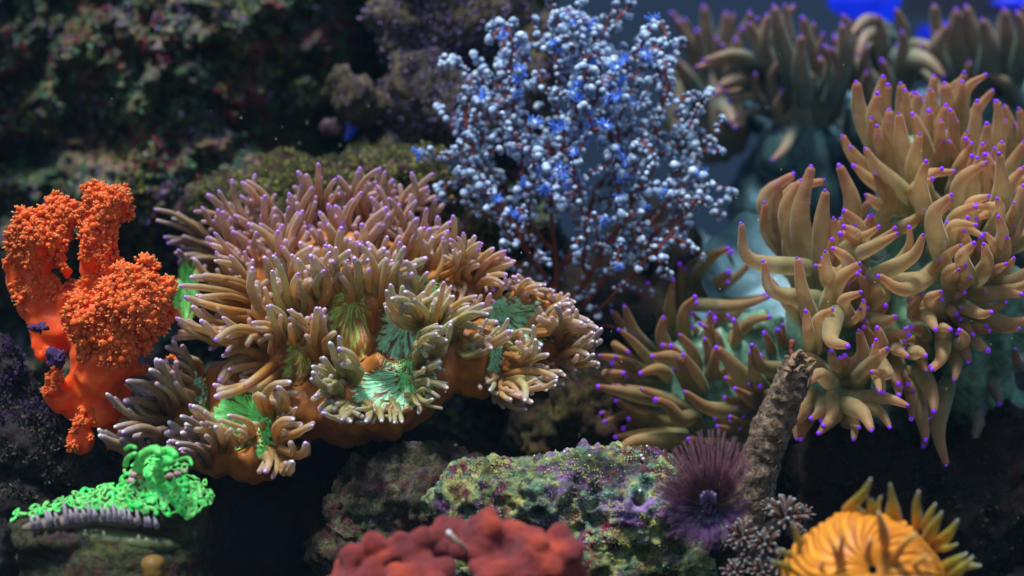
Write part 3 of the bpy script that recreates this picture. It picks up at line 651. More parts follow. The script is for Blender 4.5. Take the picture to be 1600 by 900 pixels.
strokes(an, [(1158, 349, 1172, 405, 1262, 418, 30), (1193, 408, 1208, 455, 1282, 468, 30), (1246, 403, 1254, 455, 1276, 525, 34, -.4), (1314, 365, 1345, 380, 1342, 420, 34), (1319, 354, 1338, 368, 1345, 405, 28), (1403, 365, 1372, 382, 1330, 402, 26, -.3),
    (1443, 367, 1424, 402, 1362, 434, 30, -.3), (1373, 431, 1415, 452, 1470, 416, 32, -.3), (1445, 328, 1420, 350, 1372, 368, 28, .5), (1290, 393, 1294, 425, 1318, 450, 26), (1302, 388, 1325, 408, 1338, 445, 28), (1344, 412, 1308, 442, 1290, 500, 36, -.2),
    (1323, 409, 1345, 420, 1352, 455, 26), (1340, 428, 1352, 450, 1338, 480, 28), (1355, 432, 1372, 462, 1352, 490, 30), (1346, 457, 1318, 470, 1330, 502, 28, -.4), (1350, 470, 1345, 490, 1330, 500, 22, -.5)], 31.2, ANE, TIPA, 2, more=.8, tr=None)
strokes(an, [(1260, 486, 1262, 512, 1266, 545, 24), (1302, 483, 1278, 500, 1272, 548, 28), (1326, 541, 1298, 530, 1306, 488, 30, -.3), (1343, 516, 1345, 562, 1296, 582, 32), (1300, 548, 1302, 565, 1322, 578, 24), (1313, 559, 1325, 575, 1345, 580, 22),
    (1372, 512, 1376, 552, 1322, 602, 32), (1387, 545, 1370, 560, 1340, 590, 28), (1362, 581, 1386, 584, 1366, 556, 28, -.3), (1370, 531, 1365, 560, 1340, 600, 26), (1400, 495, 1385, 502, 1345, 500, 32, .2), (1419, 634, 1382, 622, 1318, 620, 28), (1391, 668, 1372, 642, 1330, 625, 26),
    (1362, 673, 1348, 645, 1322, 632, 30, -.3), (1343, 668, 1334, 664, 1320, 660, 20, -.3), (1280, 677, 1290, 665, 1308, 648, 24, -.4), (1287, 664, 1300, 645, 1300, 620, 26), (1242, 659, 1246, 636, 1268, 616, 34), (1227, 674, 1238, 654, 1262, 632, 36),
    (1375, 612, 1370, 592, 1362, 570, 22), (1405, 618, 1402, 600, 1394, 578, 24), (1240, 575, 1262, 560, 1290, 585, 26), (1265, 596, 1280, 585, 1300, 600, 28)], 30.9, ANE, TIPA, 3, more=.8, tr=None)
# C: the stretch right of it
an = thing('sea_anemone', P(1470, 560, 32), 'peach anemone with tightly curled purple tipped arms left of the right edge', 'anemone', GRP)
blob('column', [(1470, 470, 32.5, 70, 60, .5), (1440, 350, 33.4, 60, 150, .5), (1560, 500, 33.3, 70, 90, .6), (1510, 590, 33.2, 36, 60, .4)], TEAL, an, .08, 5, strk)
strokes(an, [(1440, 459, 1428, 486, 1482, 490, 32), (1471, 456, 1452, 468, 1476, 486, 28, -.3), (1508, 457, 1492, 462, 1482, 466, 24), (1597, 460, 1560, 458, 1508, 468, 30), (1550, 488, 1530, 490, 1496, 474, 26), (1547, 517, 1530, 514, 1500, 498, 24), (1496, 491, 1486, 486, 1490, 478, 24, -.4),
    (1486, 515, 1472, 512, 1478, 535, 24), (1500, 516, 1508, 530, 1495, 540, 24), (1463, 515, 1455, 502, 1448, 490, 24), (1424, 511, 1436, 515, 1446, 528, 26), (1421, 524, 1394, 524, 1400, 552, 30, -.3), (1419, 557, 1404, 548, 1398, 542, 24), (1447, 556, 1436, 550, 1424, 552, 24, -.3),
    (1457, 578, 1472, 556, 1474, 516, 30, -.2), (1448, 580, 1440, 562, 1440, 536, 26), (1514, 566, 1506, 542, 1492, 512, 28), (1545, 548, 1532, 540, 1512, 520, 24), (1460, 643, 1456, 615, 1436, 575, 30), (1447, 687, 1438, 640, 1430, 585, 34, .2), (1405, 600, 1398, 585, 1400, 560, 30, .3),
    (1479, 727, 1466, 670, 1480, 600, 32, .8), (1425, 655, 1424, 620, 1420, 580, 26, .6)], 31.2, ANE, TIPA, 4, more=.8, tr=None)
strokes(an, [(1487, 305, 1458, 338, 1474, 405, 38), (1481, 347, 1478, 375, 1470, 400, 28), (1501, 383, 1476, 408, 1494, 442, 30, -.5), (1523, 380, 1503, 402, 1516, 436, 28, -.5), (1538, 381, 1542, 412, 1522, 442, 30, -.5), (1516, 433, 1508, 442, 1496, 446, 26, -.6), (1526, 352, 1490, 352, 1492, 388, 26, -.3),
    (1507, 361, 1512, 385, 1505, 400, 24), (1532, 371, 1528, 395, 1520, 410, 22), (1561, 338, 1566, 372, 1545, 402, 28, -.2), (1525, 323, 1554, 326, 1552, 365, 26), (1574, 371, 1570, 398, 1540, 414, 26, -.2), (1573, 412, 1562, 418, 1545, 428, 18), (1546, 306, 1518, 318, 1514, 355, 28), (1559, 310, 1562, 335, 1545, 365, 26),
    (1513, 340, 1500, 370, 1500, 395, 28), (1600, 290, 1582, 345, 1545, 380, 36, .4), (1610, 420, 1580, 440, 1540, 445, 34, .6), (1605, 500, 1570, 505, 1520, 490, 32, .6)], 30.9, ANE, TIPA, 5, more=.8, tr=None)
# D: upper right
an = thing('sea_anemone', P(1450, 400, 33.6), 'peach anemone spreading long upright purple tipped arms at upper right', 'anemone', GRP)
blob('column', [(1450, 320, 33.6, 70, 70, .5), (1530, 330, 33.8, 80, 80, .5)], TEAL, an, .08, 5, strk)
strokes(an, [(1338, 128, 1346, 182, 1388, 262, 40), (1372, 146, 1366, 190, 1402, 275, 38), (1408, 131, 1412, 190, 1424, 270, 38, .4), (1433, 146, 1425, 200, 1432, 280, 36, .3), (1460, 119, 1452, 180, 1446, 270, 36, .4), (1477, 130, 1480, 180, 1458, 280, 46, .3), (1541, 117, 1508, 145, 1500, 240, 26, .6),
    (1528, 158, 1522, 210, 1512, 290, 36, .2), (1559, 158, 1560, 210, 1545, 300, 34, .2), (1570, 165, 1580, 215, 1550, 300, 32, .4), (1455, 140, 1460, 190, 1440, 270, 32, .4), (1593, 170, 1598, 220, 1570, 300, 34, .5), (1505, 128, 1495, 180, 1490, 260, 30, .7)], 33.2, ANE, TIPA, 6, more=.8, tr=None)
strokes(an, [(1363, 184, 1368, 225, 1402, 290, 38), (1390, 172, 1388, 225, 1412, 300, 38), (1375, 212, 1382, 245, 1410, 300, 34), (1405, 177, 1410, 225, 1428, 300, 40), (1427, 178, 1442, 225, 1448, 300, 36), (1437, 210, 1428, 255, 1432, 320, 38), (1479, 165, 1462, 225, 1464, 310, 40), (1486, 172, 1490, 220, 1474, 300, 30),
    (1494, 186, 1480, 240, 1474, 310, 38), (1512, 206, 1498, 250, 1488, 320, 34), (1543, 193, 1538, 240, 1525, 310, 32), (1519, 224, 1498, 265, 1492, 325, 34), (1566, 222, 1556, 270, 1540, 330, 32), (1536, 225, 1530, 270, 1520, 330, 30), (1602, 222, 1580, 262, 1560, 330, 36)], 32.5, ANE, TIPA, 7, more=.8, tr=None)
strokes(an, [(1352, 232, 1372, 265, 1418, 310, 34), (1448, 252, 1438, 290, 1448, 345, 30), (1491, 268, 1446, 278, 1460, 345, 30, -.2), (1541, 254, 1500, 285, 1500, 350, 34), (1535, 258, 1550, 300, 1545, 350, 34), (1528, 247, 1520, 290, 1522, 345, 30), (1562, 240, 1565, 290, 1555, 345, 32), (1600, 262, 1572, 300, 1560, 360, 36), (1369, 270, 1384, 300, 1420, 330, 34)], 31.9, ANE, TIPA, 8, more=.8, tr=None)
# E: centre
an = thing('sea_anemone', P(1090, 700, 34), 'khaki anemone behind the feather duster with purple tipped arms reaching left', 'anemone', GRP)
blob('column', [(1120, 600, 33.8, 90, 100, .6), (1040, 640, 34, 90, 60, .5), (1190, 570, 33.6, 60, 90, .5)], TEAL, an, .08, 5, strk)
disc(an, 1190, 440, 35, 100, 95, -30, 25, PALEB, .5, .1, 5, 3, name='disc')  # added where milky water glows; the haze is painted in its pale blue
strokes(an, [(1052, 436, 1046, 482, 1052, 540, 26, .6), (1063, 412, 1066, 455, 1072, 520, 22, 1), (1087, 464, 1068, 488, 1072, 545, 26), (1202, 464, 1150, 478, 1080, 476, 24, .2), (1203, 495, 1168, 506, 1118, 565, 28), (1140, 425, 1120, 440, 1085, 452, 26, .8), (1138, 388, 1112, 402, 1078, 440, 26, 1), (1127, 476, 1130, 502, 1120, 545, 22),
    (976, 478, 992, 522, 1016, 552, 30), (1037, 496, 1034, 525, 1052, 570, 30), (1148, 500, 1150, 532, 1132, 575, 24), (1110, 489, 1108, 520, 1105, 560, 24), (1083, 511, 1100, 535, 1108, 580, 26), (1100, 509, 1122, 532, 1118, 575, 26), (1195, 520, 1204, 542, 1206, 575, 24), (1217, 516, 1222, 545, 1225, 580, 22), (1224, 508, 1232, 535, 1240, 575, 22)], 33.6, ANEC, TIPA, 9, more=.8, tr=None)
strokes(an, [(1062, 523, 1082, 550, 1094, 600, 28), (1102, 529, 1108, 560, 1104, 600, 26), (1120, 543, 1112, 580, 1098, 615, 34), (1120, 543, 1148, 575, 1178, 612, 34), (1020, 557, 1056, 562, 1085, 612, 32), (1059, 559, 1075, 585, 1090, 620, 24), (1068, 554, 1085, 580, 1098, 610, 24), (937, 556, 965, 562, 1020, 585, 22), (975, 583, 950, 585, 1030, 602, 28),
    (1176, 540, 1190, 572, 1232, 578, 28, -.3), (1172, 550, 1180, 590, 1200, 615, 26), (1134, 590, 1152, 604, 1178, 622, 24), (1149, 607, 1166, 620, 1188, 640, 26), (1171, 600, 1185, 612, 1200, 625, 22), (1175, 624, 1185, 635, 1200, 640, 22), (1152, 637, 1166, 642, 1185, 650, 26), (1141, 651, 1156, 660, 1180, 662, 24),
    (1070, 612, 1108, 638, 1165, 642, 32, -.4), (1002, 608, 1040, 625, 1090, 650, 26), (963, 626, 1002, 648, 1075, 668, 28), (962, 683, 1005, 678, 1070, 680, 24), (961, 706, 1000, 688, 1085, 692, 32, -.2), (955, 604, 1000, 612, 1060, 630, 26), (935, 604, 970, 612, 1030, 625, 24), (1121, 666, 1140, 670, 1160, 665, 24), (1076, 686, 1110, 695, 1165, 700, 30)], 32.9, ANEC, TIPA, 10, more=.8, tr=None)
tentacle(an, [P(1092, 672, 33.2), P(1080, 650, 32.8), P(1062, 655, 32.4), P(1045, 634, 32.2), P(1025, 624, 32.1)], .13, .07, ANEC, TIPA, .8, 14, 12, .5)
# rear anemones
for lab, c, D, L in (
    ('dim blurred anemone in the distance right of the sea fan', (1240, 170), 39, [(1236, 72, 1228, 110, 1240, 170, 34), (1252, 56, 1250, 100, 1256, 160, 32), (1281, 90, 1292, 135, 1276, 190, 36), (1257, 102, 1250, 145, 1256, 205, 32), (1216, 97, 1204, 130, 1226, 190, 30), (1223, 141, 1214, 175, 1236, 225, 28), (1316, 38, 1318, 85, 1302, 140, 38), (1207, 251, 1226, 232, 1246, 190, 24),
      (1210, 10, 1220, 60, 1240, 130, 34), (1200, 23, 1192, 80, 1224, 140, 32), (1255, 28, 1262, 72, 1266, 130, 32), (1289, 72, 1300, 110, 1280, 150, 30), (1300, 76, 1310, 110, 1295, 160, 30), (1125, 135, 1160, 128, 1205, 145, 24), (1100, 95, 1150, 85, 1200, 105, 26), (1140, 160, 1178, 150, 1215, 170, 22), (1170, 20, 1180, 60, 1215, 110, 30)]),
    ('dim blurred anemone in the distance below the blue lamp', (1370, 120), 40, [(1355, 72, 1350, 105, 1368, 160, 32), (1379, 95, 1386, 130, 1380, 180, 32), (1340, 87, 1356, 55, 1392, 60, 30), (1475, 120, 1445, 95, 1400, 90, 36), (1325, 30, 1322, 70, 1345, 120, 38), (1372, 25, 1378, 60, 1380, 110, 34), (1355, 113, 1352, 140, 1365, 180, 30), (1410, 50, 1412, 85, 1400, 130, 34), (1440, 70, 1430, 100, 1405, 140, 34), (1400, 15, 1412, 50, 1405, 100, 28)]),
    ('dim blurred anemone in the distance in the top right corner', (1530, 110), 40, [(1495, 15, 1490, 60, 1502, 130, 42), (1515, 97, 1512, 130, 1520, 170, 34), (1552, 62, 1544, 105, 1540, 160, 34), (1535, 30, 1546, 75, 1540, 130, 36), (1597, 58, 1590, 100, 1575, 150, 38), (1480, 40, 1462, 80, 1490, 130, 34), (1570, 15, 1572, 60, 1560, 130, 38), (1590, 20, 1600, 60, 1590, 120, 34), (1510, 10, 1522, 60, 1528, 120, 34), (1541, 117, 1570, 130, 1590, 160, 28)])):
    an = thing('sea_anemone', P(c[0], c[1] + 120, D), lab, 'anemone', 'blurred anemones far behind the reef')
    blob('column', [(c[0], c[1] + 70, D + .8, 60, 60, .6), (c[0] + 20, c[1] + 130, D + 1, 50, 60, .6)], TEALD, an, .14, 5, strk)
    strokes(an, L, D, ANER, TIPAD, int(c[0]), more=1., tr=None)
an = thing('sea_anemone', P(1110, 230, 42), 'dim blurred anemone at the top edge just right of the sea fan', 'anemone', 'blurred anemones far behind the reef')
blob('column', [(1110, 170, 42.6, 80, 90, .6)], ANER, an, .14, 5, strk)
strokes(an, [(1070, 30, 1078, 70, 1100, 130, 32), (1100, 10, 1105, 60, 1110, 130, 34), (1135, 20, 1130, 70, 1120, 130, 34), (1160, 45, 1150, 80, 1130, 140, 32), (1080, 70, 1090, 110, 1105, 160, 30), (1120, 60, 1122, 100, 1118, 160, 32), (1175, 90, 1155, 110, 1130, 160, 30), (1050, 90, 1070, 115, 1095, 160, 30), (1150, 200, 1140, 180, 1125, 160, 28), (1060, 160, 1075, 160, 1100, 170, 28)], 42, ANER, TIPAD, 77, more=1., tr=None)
an = thing('sea_anemone', P(1550, 740, 33.6), 'shaded brown anemone hanging over the black rock at the right edge', 'anemone', GRP)
blob('column', [(1530, 600, 34, 60, 70, .5), (1595, 660, 34, 40, 50, .4)], TEAL, an, .1, 5, strk)
strokes(an, [(1510, 708, 1530, 660, 1500, 620, 30), (1562, 632, 1556, 612, 1540, 585, 28), (1545, 700, 1528, 665, 1532, 630, 28), (1575, 655, 1560, 680, 1575, 620, 28), (1600, 700, 1592, 720, 1590, 650, 28), (1555, 680, 1575, 660, 1590, 620, 30), (1587, 545, 1590, 565, 1610, 560, 26, -1), (1610, 760, 1592, 760, 1600, 690, 28)], 33.2, ANER, TIPAD, 12, tr=None)
rock('reef_slope', [(1440, 620, 35.2, 170, 120, 1.0), (1250, 620, 35.6, 150, 120, 1.0), (1500, 430, 36.2, 180, 190, 1.2), (1150, 720, 35.4, 140, 90, 1)], rock_mat('slope_rock', [(.06, .12, .11), (.04, .07, .08), (.10, .13, .10)], 1, 8, .4, 91), 'shaded reef slope that the right hand anemones grow on', .3, .8, 19, .14)
rock('far_reef', [(1330, 330, 43, 170, 190, 1.5), (1560, 260, 43, 190, 160, 1.5), (1150, 500, 43, 190, 130, 1.5), (1250, 180, 42, 90, 90, 1)], rock_mat('haze_painted_reef_rock', [(.12, .30, .36), (.08, .18, .28), (.16, .28, .32)], 1, 5, .4, 95), 'far blurred reef mound tinted with haze beyond the anemones at right', .5, .6, 20, .2)  # light teal palette paints the water haze onto the mound

# ---------------------------------------------------------------- blue lamp at the back
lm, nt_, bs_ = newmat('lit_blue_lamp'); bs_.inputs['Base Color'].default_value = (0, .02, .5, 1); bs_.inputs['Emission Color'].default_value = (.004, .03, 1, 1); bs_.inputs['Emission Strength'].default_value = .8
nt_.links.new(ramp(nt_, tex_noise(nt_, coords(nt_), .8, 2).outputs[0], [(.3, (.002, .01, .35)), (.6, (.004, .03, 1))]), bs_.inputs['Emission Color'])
hm = plain('black_lamp_housing', (.008, .01, .03), .5, bumpk=0)
def box(mb, x0, x1, y0, y1, D0, D1):
    v = [P(x, y, D)[:] for D in (D0, D1) for (x, y) in ((x0, y0), (x1, y0), (x1, y1), (x0, y1))]
    mb.add(v, [(0, 3, 2, 1), (4, 5, 6, 7), (0, 1, 5, 4), (1, 2, 6, 5), (2, 3, 7, 6), (3, 0, 4, 7)])
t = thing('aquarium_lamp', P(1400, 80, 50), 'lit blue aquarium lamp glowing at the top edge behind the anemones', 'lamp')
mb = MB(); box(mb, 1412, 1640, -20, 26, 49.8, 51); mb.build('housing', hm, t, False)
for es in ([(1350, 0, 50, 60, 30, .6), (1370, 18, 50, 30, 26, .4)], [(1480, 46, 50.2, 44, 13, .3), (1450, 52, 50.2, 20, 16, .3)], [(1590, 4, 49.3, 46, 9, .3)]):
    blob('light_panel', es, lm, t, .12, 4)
# ---------------------------------------------------------------- sea fan with powder blue polyps
def seafan():
    t = thing('sea_fan', P(880, 590, 34.4), 'bushy sea fan with rust red branches and powder blue polyps', 'soft coral')
    poly = [(700, 90), (672, 170), (655, 240), (680, 310), (735, 350), (760, 400), (830, 440), (960, 470), (1060, 440), (1100, 425), (1140, 345), (1145, 300), (1132, 235), (1138, 180), (1112, 130), (1075, 60), (1035, 30), (985, -15), (905, -15), (850, -15), (800, 25), (760, 45), (740, 90)]
    def inside(x, y):
        c = False; n = len(poly)
        for i in range(n):
            x1, y1 = poly[i]; x2, y2 = poly[(i + 1) % n]
            if (y1 > y) != (y2 > y) and x < (x2 - x1) * (y - y1) / (y2 - y1) + x1: c = not c
        return c
    rg = random.Random(5); att = []
    for (x, y) in [(700, 98), (665, 243), (680, 172), (765, 48), (720, 105), (802, 42), (862, 5), (912, 8), (985, 2), (1028, 35), (1068, 62), (1108, 142), (1132, 185), (1128, 240), (1140, 308), (1128, 342), (1100, 405), (690, 310), (752, 342), (1020, 35), (930, 60), (870, 60), (1085, 150), (1010, 130), (960, 100)]:
        att.append(P(x, y, 34 + rg.uniform(-.5, .5)))
    tips = [(700, 98), (665, 243), (680, 172), (765, 48), (720, 105), (802, 42), (862, 2), (912, 8), (985, -8), (1028, 35), (1068, 62), (1108, 142), (1135, 185), (1128, 240), (1142, 308), (1128, 342), (1100, 405), (690, 300), (745, 345), (832, 30), (945, 40), (1010, 55), (1050, 130), (1085, 150), (660, 250), (712, 205), (1120, 160), (1090, 215), (1105, 330), (740, 90), (1060, 95), (1085, 260), (790, 415), (1040, 430), (880, 20), (960, 0)]
    for (x, y) in tips:
        dd = rg.uniform(-.7, .5)
        for q in range(9):
            u = q / 8 * .5; ex = 895 + (x - 895) * (1 - u) + rg.uniform(-9, 9); ey = 250 + (y - 250) * (1 - u) + rg.uniform(-9, 9)
            att.append(P(ex, ey, 34 + dd))
    for (x, y) in ((905, 470), (920, 485), (935, 496), (950, 506), (962, 514), (975, 521), (1000, 470), (1020, 455), (780, 440), (800, 455)): att.append(P(x, y, 33.9))
    while len(att) < 1450:
        x, y = rg.uniform(650, 1150), rg.uniform(-15, 500)
        if not inside(895 + (x - 895) * 1.22, 240 + (y - 240) * 1.16): continue
        th = math.atan2(x - 885, 560 - y); rr_ = math.hypot(x - 885, 560 - y)
        if noise.noise(Vector((th * 7.5, rr_ / 120, 2))) > .06 and rg.random() < .93: continue
        if rg.random() < (1.0 if y < 330 else .65): att.append(P(x, y, 34.2 + rg.uniform(-1.2, 1.2) * (1.3 - abs(x - 890) / 400)))
    A = np.array([a[:] for a in att]); alive = np.ones(len(A), bool)
    N = [np.array(P(880, 600, 34.6)[:])]; par = [-1]; step = .115
    for x, y in ((878, 560), (872, 520), (868, 480)):
        a = N[-1]; b = np.array(P(x, y, 34.4)[:]); m = int(np.linalg.norm(b - a) / step)
        for i in range(m): N.append(a + (b - a) * (i + 1) / m); par.append(len(N) - 2)
    near_d = np.full(len(A), 1e9); near_i = np.zeros(len(A), int); upto = 0
    for it in range(150):
        NN = np.array(N[upto:])
        if len(NN):
            d = np.linalg.norm(A[:, None] - NN[None], axis=2); j = d.argmin(1); dm = d[np.arange(len(A)), j]
            b = dm < near_d; near_d[b] = dm[b]; near_i[b] = j[b] + upto
        upto = len(N); alive &= near_d > .14
        if not alive.any(): break
        pull = {}
        for k in np.nonzero(alive)[0]:
            v = A[k] - N[near_i[k]]; pull.setdefault(near_i[k], []).append(v / np.linalg.norm(v))
        for i, vs in pull.items():
            v = np.mean(vs, 0) + np.array([(N[i][0] - P(885, 560, 34)[0]) * .05, 0, .22]); l = np.linalg.norm(v)
            if l < .15: v = vs[0]; l = 1
            v = v / l + RNG.normal(0, .12, 3)
            q = N[i] + v / np.linalg.norm(v) * step
            if min(np.linalg.norm(np.array(N[-60:]) - q, axis=1)) > step * .3: N.append(q); par.append(i)
        if len(N) == upto: break
    n = len(N); kids = [[] for _ in range(n)]
    for i in range(1, n): kids[par[i]].append(i)
    wt = np.ones(n)
    for i in range(n - 1, 0, -1): wt[par[i]] += wt[i] * .5 if False else wt[i]
    rad = np.minimum(.012 + .0028 * np.sqrt(wt), .06)
    # chains -> branches
    chains = []; stack = [(0, [0])]
    seen = [(0, 0)]
    todo = [0]
    starts = [(0, None)]
    while starts:
        i, pr = starts.pop(); ch = ([pr] if pr is not None else []) + [i]
        while kids[i]:
            ks = sorted(kids[i], key=lambda k: -wt[k])
            for k in ks[1:]: starts.append((k, i))
            i = ks[0]; ch.append(i)
        chains.append(ch)
    chains.sort(key=lambda c: -wt[c[1] if len(c) > 1 else c[0]])
    small = MB(); nb = 0
    for ch in chains:
        if len(ch) < 2: continue
        pts = [N[i] for i in ch]; pts = pts[::2] + ([pts[-1]] if len(pts) % 2 == 0 else [])
        if len(pts) < 2: pts = [N[ch[0]], N[ch[-1]]]
        v, f, a = tube(pts, rad[ch[1]], .016, max(4, len(ch)), 6)
        if nb < 120 and len(ch) > 4:
            b = Vector(pts[0]); mb = MB(); mb.add(v, f, a); link('branch', mb.mesh('branch', GORG, True, b), t, b - t.location); nb += 1
        else: small.add(v, f, a)
    if small.v: o = small.build('twigs', GORG, t); o['kind'] = 'stuff'
    # polyp meshes: plump closed bud, and open eight-armed star
    def budmesh(seed):
        r = random.Random(seed); mb = MB(); S, K = 8, 6; V = []; F = []; a = []
        for j in range(K + 1):
            ph = j / K; z = ph * 1.9 - .2; rr = math.sin(min(1, ph * 1.02) ** .8 * math.pi * .97) * .92 + .25 * (1 - ph)
            for i in range(S):
                th = 2 * math.pi * i / S; g = 1 + .05 * (i % 2) * ph
                V.append((rr * g * math.cos(th), rr * g * math.sin(th), z - (.18 if j == K else 0))); a.append(ph)
        for j in range(K):
            for i in range(S): F.append((j * S + i, j * S + (i + 1) % S, (j + 1) * S + (i + 1) % S, (j + 1) * S + i))
        F2 = [(K * S, K * S + 1, K * S + 2, K * S + 3), (K * S, K * S + 3, K * S + 4, K * S + 7), (K * S + 4, K * S + 5, K * S + 6, K * S + 7)]
        mb.add(V, F + F2, a); return mb
    bud = budmesh(1); BV = np.concatenate(bud.v); BF = bud.f[0]; BA = bud.a[0]
    budme = bud.mesh('polyp', POLYB)
    star = MB()
    for i in range(8):
        th = i * math.pi / 4; c, s = math.cos(th), math.sin(th)
        v, f, a = tube([(0, 0, .4), (c * .8, s * .8, 1.2), (c * 1.7, s * 1.7, 1.5 + .3 * (i % 2))], .28, .16, 4, 5); star.add(v, f, a)
    v, f, a = tube([(0, 0, -.2), (0, 0, .3), (0, 0, .8)], .6, .5, 3, 7); star.add(v, f, a)
    starme = star.mesh('open_polyp', POLYO)
    spots = []
    for ch in chains:
        for q in range(1, len(ch)):
            i = ch[q]
            if wt[i] > 400 and rg.random() < .6: continue
            yy = 450 - (N[i][2] - 6) / (N[i][1] / 3000)
            keep = 1 if yy < 330 else (.8 if yy < 430 else .45)
            if yy > 500: keep = .12
            d = Vector(N[i] - N[ch[q - 1]]).normalized()
            for _ in range(2 if rg.random() < .75 else 1):
                if rg.random() > keep: continue
                s = d.orthogonal().normalized(); s.rotate(Matrix.Rotation(rg.uniform(0, 6.28), 3, d))
                z = (s + d * rg.uniform(-.1, .7) + Vector((0, -.25, .1))).normalized()
                spots.append((Vector(N[i]) + s * (rad[i] + .015) + d * rg.uniform(-.05, .05), z, rg.uniform(.030, .066)))
            if not kids[i]:
                for _ in range(3):
                    z = (d + Vector((rg.uniform(-1, 1), rg.uniform(-1, .5), rg.uniform(-1, 1))) * .7).normalized()
                    spots.append((Vector(N[i]) + z * .02, z, rg.uniform(.045, .08)))
    spots = [(p, z, q * (1 if p.z > 7.4 else .82)) for p, z, q in spots]
    # the largest / nearest are parts of their own
    spots.sort(key=lambda s: s[0].y - s[2] * 22)
    rest = MB()
    for k, (p, z, r) in enumerate(spots):
        M = z.to_track_quat('Z', 'Y')
        if k < 300:
            op = k % 5 == 0
            o = link('open_polyp' if op else 'polyp', starme if op else budme, t, p - t.location)
            o.rotation_mode = 'QUATERNION'; o.rotation_quaternion = M; rr = r * (1.15 if op else 1.15); o.scale = (rr, rr, rr)
            if op: o['label'] = 'open bright blue star shaped polyp'
        else:
            rest.add((BV * r) @ np.array(M.to_matrix()).T + np.array(p[:]), BF, BA)
    o = rest.build('polyps', POLYB, t); o['kind'] = 'stuff'
    print('SEAFAN nodes', n, 'polyps', len(spots), 'branches', nb)
seafan()

# ---------------------------------------------------------------- orange soft coral
def cauli(seed):
    """a cauliflower-like bunch of little round polyps; two materials"""
    r = random.Random(seed); mb = MB()
    oct_ = np.array([[0, 0, 1], [.9, 0, .3], [.28, .86, .3], [-.73, .53, .3], [-.73, -.53, .3], [.28, -.86, .3], [.6, .6, -.5], [-.6, .6, -.5], [-.3, -.8, -.5]])
    of = [(0, 1, 2), (0, 2, 3), (0, 3, 4), (0, 4, 5), (0, 5, 1), (1, 6, 2), (2, 7, 3), (3, 8, 4), (4, 8, 5), (5, 8, 1), (1, 8, 6), (2, 6, 7), (3, 7, 8)]
    V, F = ICO[2]
    F = F
    for i in range(13):
        d = Vector((r.gauss(0, .7), r.gauss(0, .7), abs(r.gauss(.5, .5)))).normalized()
        c = d * r.uniform(.55, 1.0); s = r.uniform(.28, .46)
        mb.add(V * s * np.array([1, 1, .9]) + np.array(c[:]), F)
    me = mb.mesh('polyp_cluster', ORANGEP)
    return me, r
OC = []
for s in range(4):
    me, r = cauli(s); me2 = MB(); V, F = ICO[2]
    OC.append(me)
def orange_tips(seed):
    r = random.Random(seed); mb = MB()
    for i in range(22):
        d = Vector((r.gauss(0, .8), r.gauss(0, .8), abs(r.gauss(.6, .5)))).normalized(); c = d * r.uniform(1.0, 1.3)
        q = d.to_track_quat('Z', 'Y').to_matrix(); w_ = r.uniform(.10, .17)
        v = np.array([[w_, 0, 0], [-.5 * w_, .86 * w_, 0], [-.5 * w_, -.86 * w_, 0], [0, 0, w_ * 1.5], [0, 0, -w_ * 2]]) @ np.array(q).T + np.array(c[:])
        mb.add(v, [(0, 1, 3), (1, 2, 3), (2, 0, 3), (1, 0, 4), (2, 1, 4), (0, 2, 4)])
    return mb.mesh('polyp_ends', ORANGET)
OT = [orange_tips(s) for s in range(4)]
def clusters(t, bvh, regs, seed):
    rg = random.Random(seed)
    for (x, y, rx, ry, n, s) in regs:
        done = []; tries = 0
        while len(done) < n and tries < n * 12:
            tries += 1; a = rg.uniform(0, 6.28); u = math.sqrt(rg.random()); px, py = x + rx * u * math.cos(a), y + ry * u * math.sin(a)
            if any((px - q[0]) ** 2 + (py - q[1]) ** 2 < (s * .72) ** 2 for q in done): continue
            p, nn = hit(bvh, px, py)
            if p is None: continue
            done.append((px, py)); k = rg.randrange(4); sz = s / 158 * rg.uniform(.7, 1.25)
            d = (nn + Vector((0, 0, .3))).normalized()
            o = link('polyp_cluster', OC[k], t, p - t.location - nn * sz * rg.uniform(-.35, .3)); o.rotation_mode = 'QUATERNION'; o.rotation_quaternion = d.to_track_quat('Z', 'Y'); o.scale = (sz,) * 3
            e = link('polyp_ends', OT[k], o); e['kind'] = 'stuff'
t = thing('soft_coral', P(150, 660, 30.4), 'large bright orange soft coral with knobbly lobes at the left', 'soft coral')
bump_o = lambda c: .05 * noise.fractal(c * 3, 1, 2, 3) + .07 * (.5 - min(.9, noise.voronoi(c * 2.6)[0][0]))
tb = [([P(155, 660, 30.5), P(150, 590, 30.4), P(135, 520, 30.5), P(100, 450, 30.6)], .42, .32), ([P(110, 520, 30.5), P(70, 490, 30.6), P(60, 420, 30.5)], .30, .30),
      ([P(140, 520, 30.4), P(150, 430, 30.5), P(160, 340, 30.5)], .30, .24), ([P(150, 600, 30.2), P(185, 540, 30), P(205, 480, 29.9)], .42, .40), ([P(60, 470, 30.5), P(25, 440, 30.5), P(4, 405, 30.4)], .13, .07),
      ([P(110, 430, 30.4), P(95, 415, 30.2), P(88, 412, 30.2)], .1, .08), ([P(160, 330, 30.4), P(148, 295, 30.4), P(146, 284, 30.4)], .16, .13), ([P(165, 320, 30.5), P(178, 300, 30.5), P(178, 292, 30.5)], .14, .12),
      ([P(190, 580, 30.2), P(215, 583, 30.1), P(233, 577, 30)], .12, .08), ([P(80, 545, 30.4), P(60, 560, 30.4), P(40, 490, 30.4)], .05, .04), ([P(100, 640, 30.3), P(80, 620, 30.2), P(72, 600, 30.1)], .16, .09)]
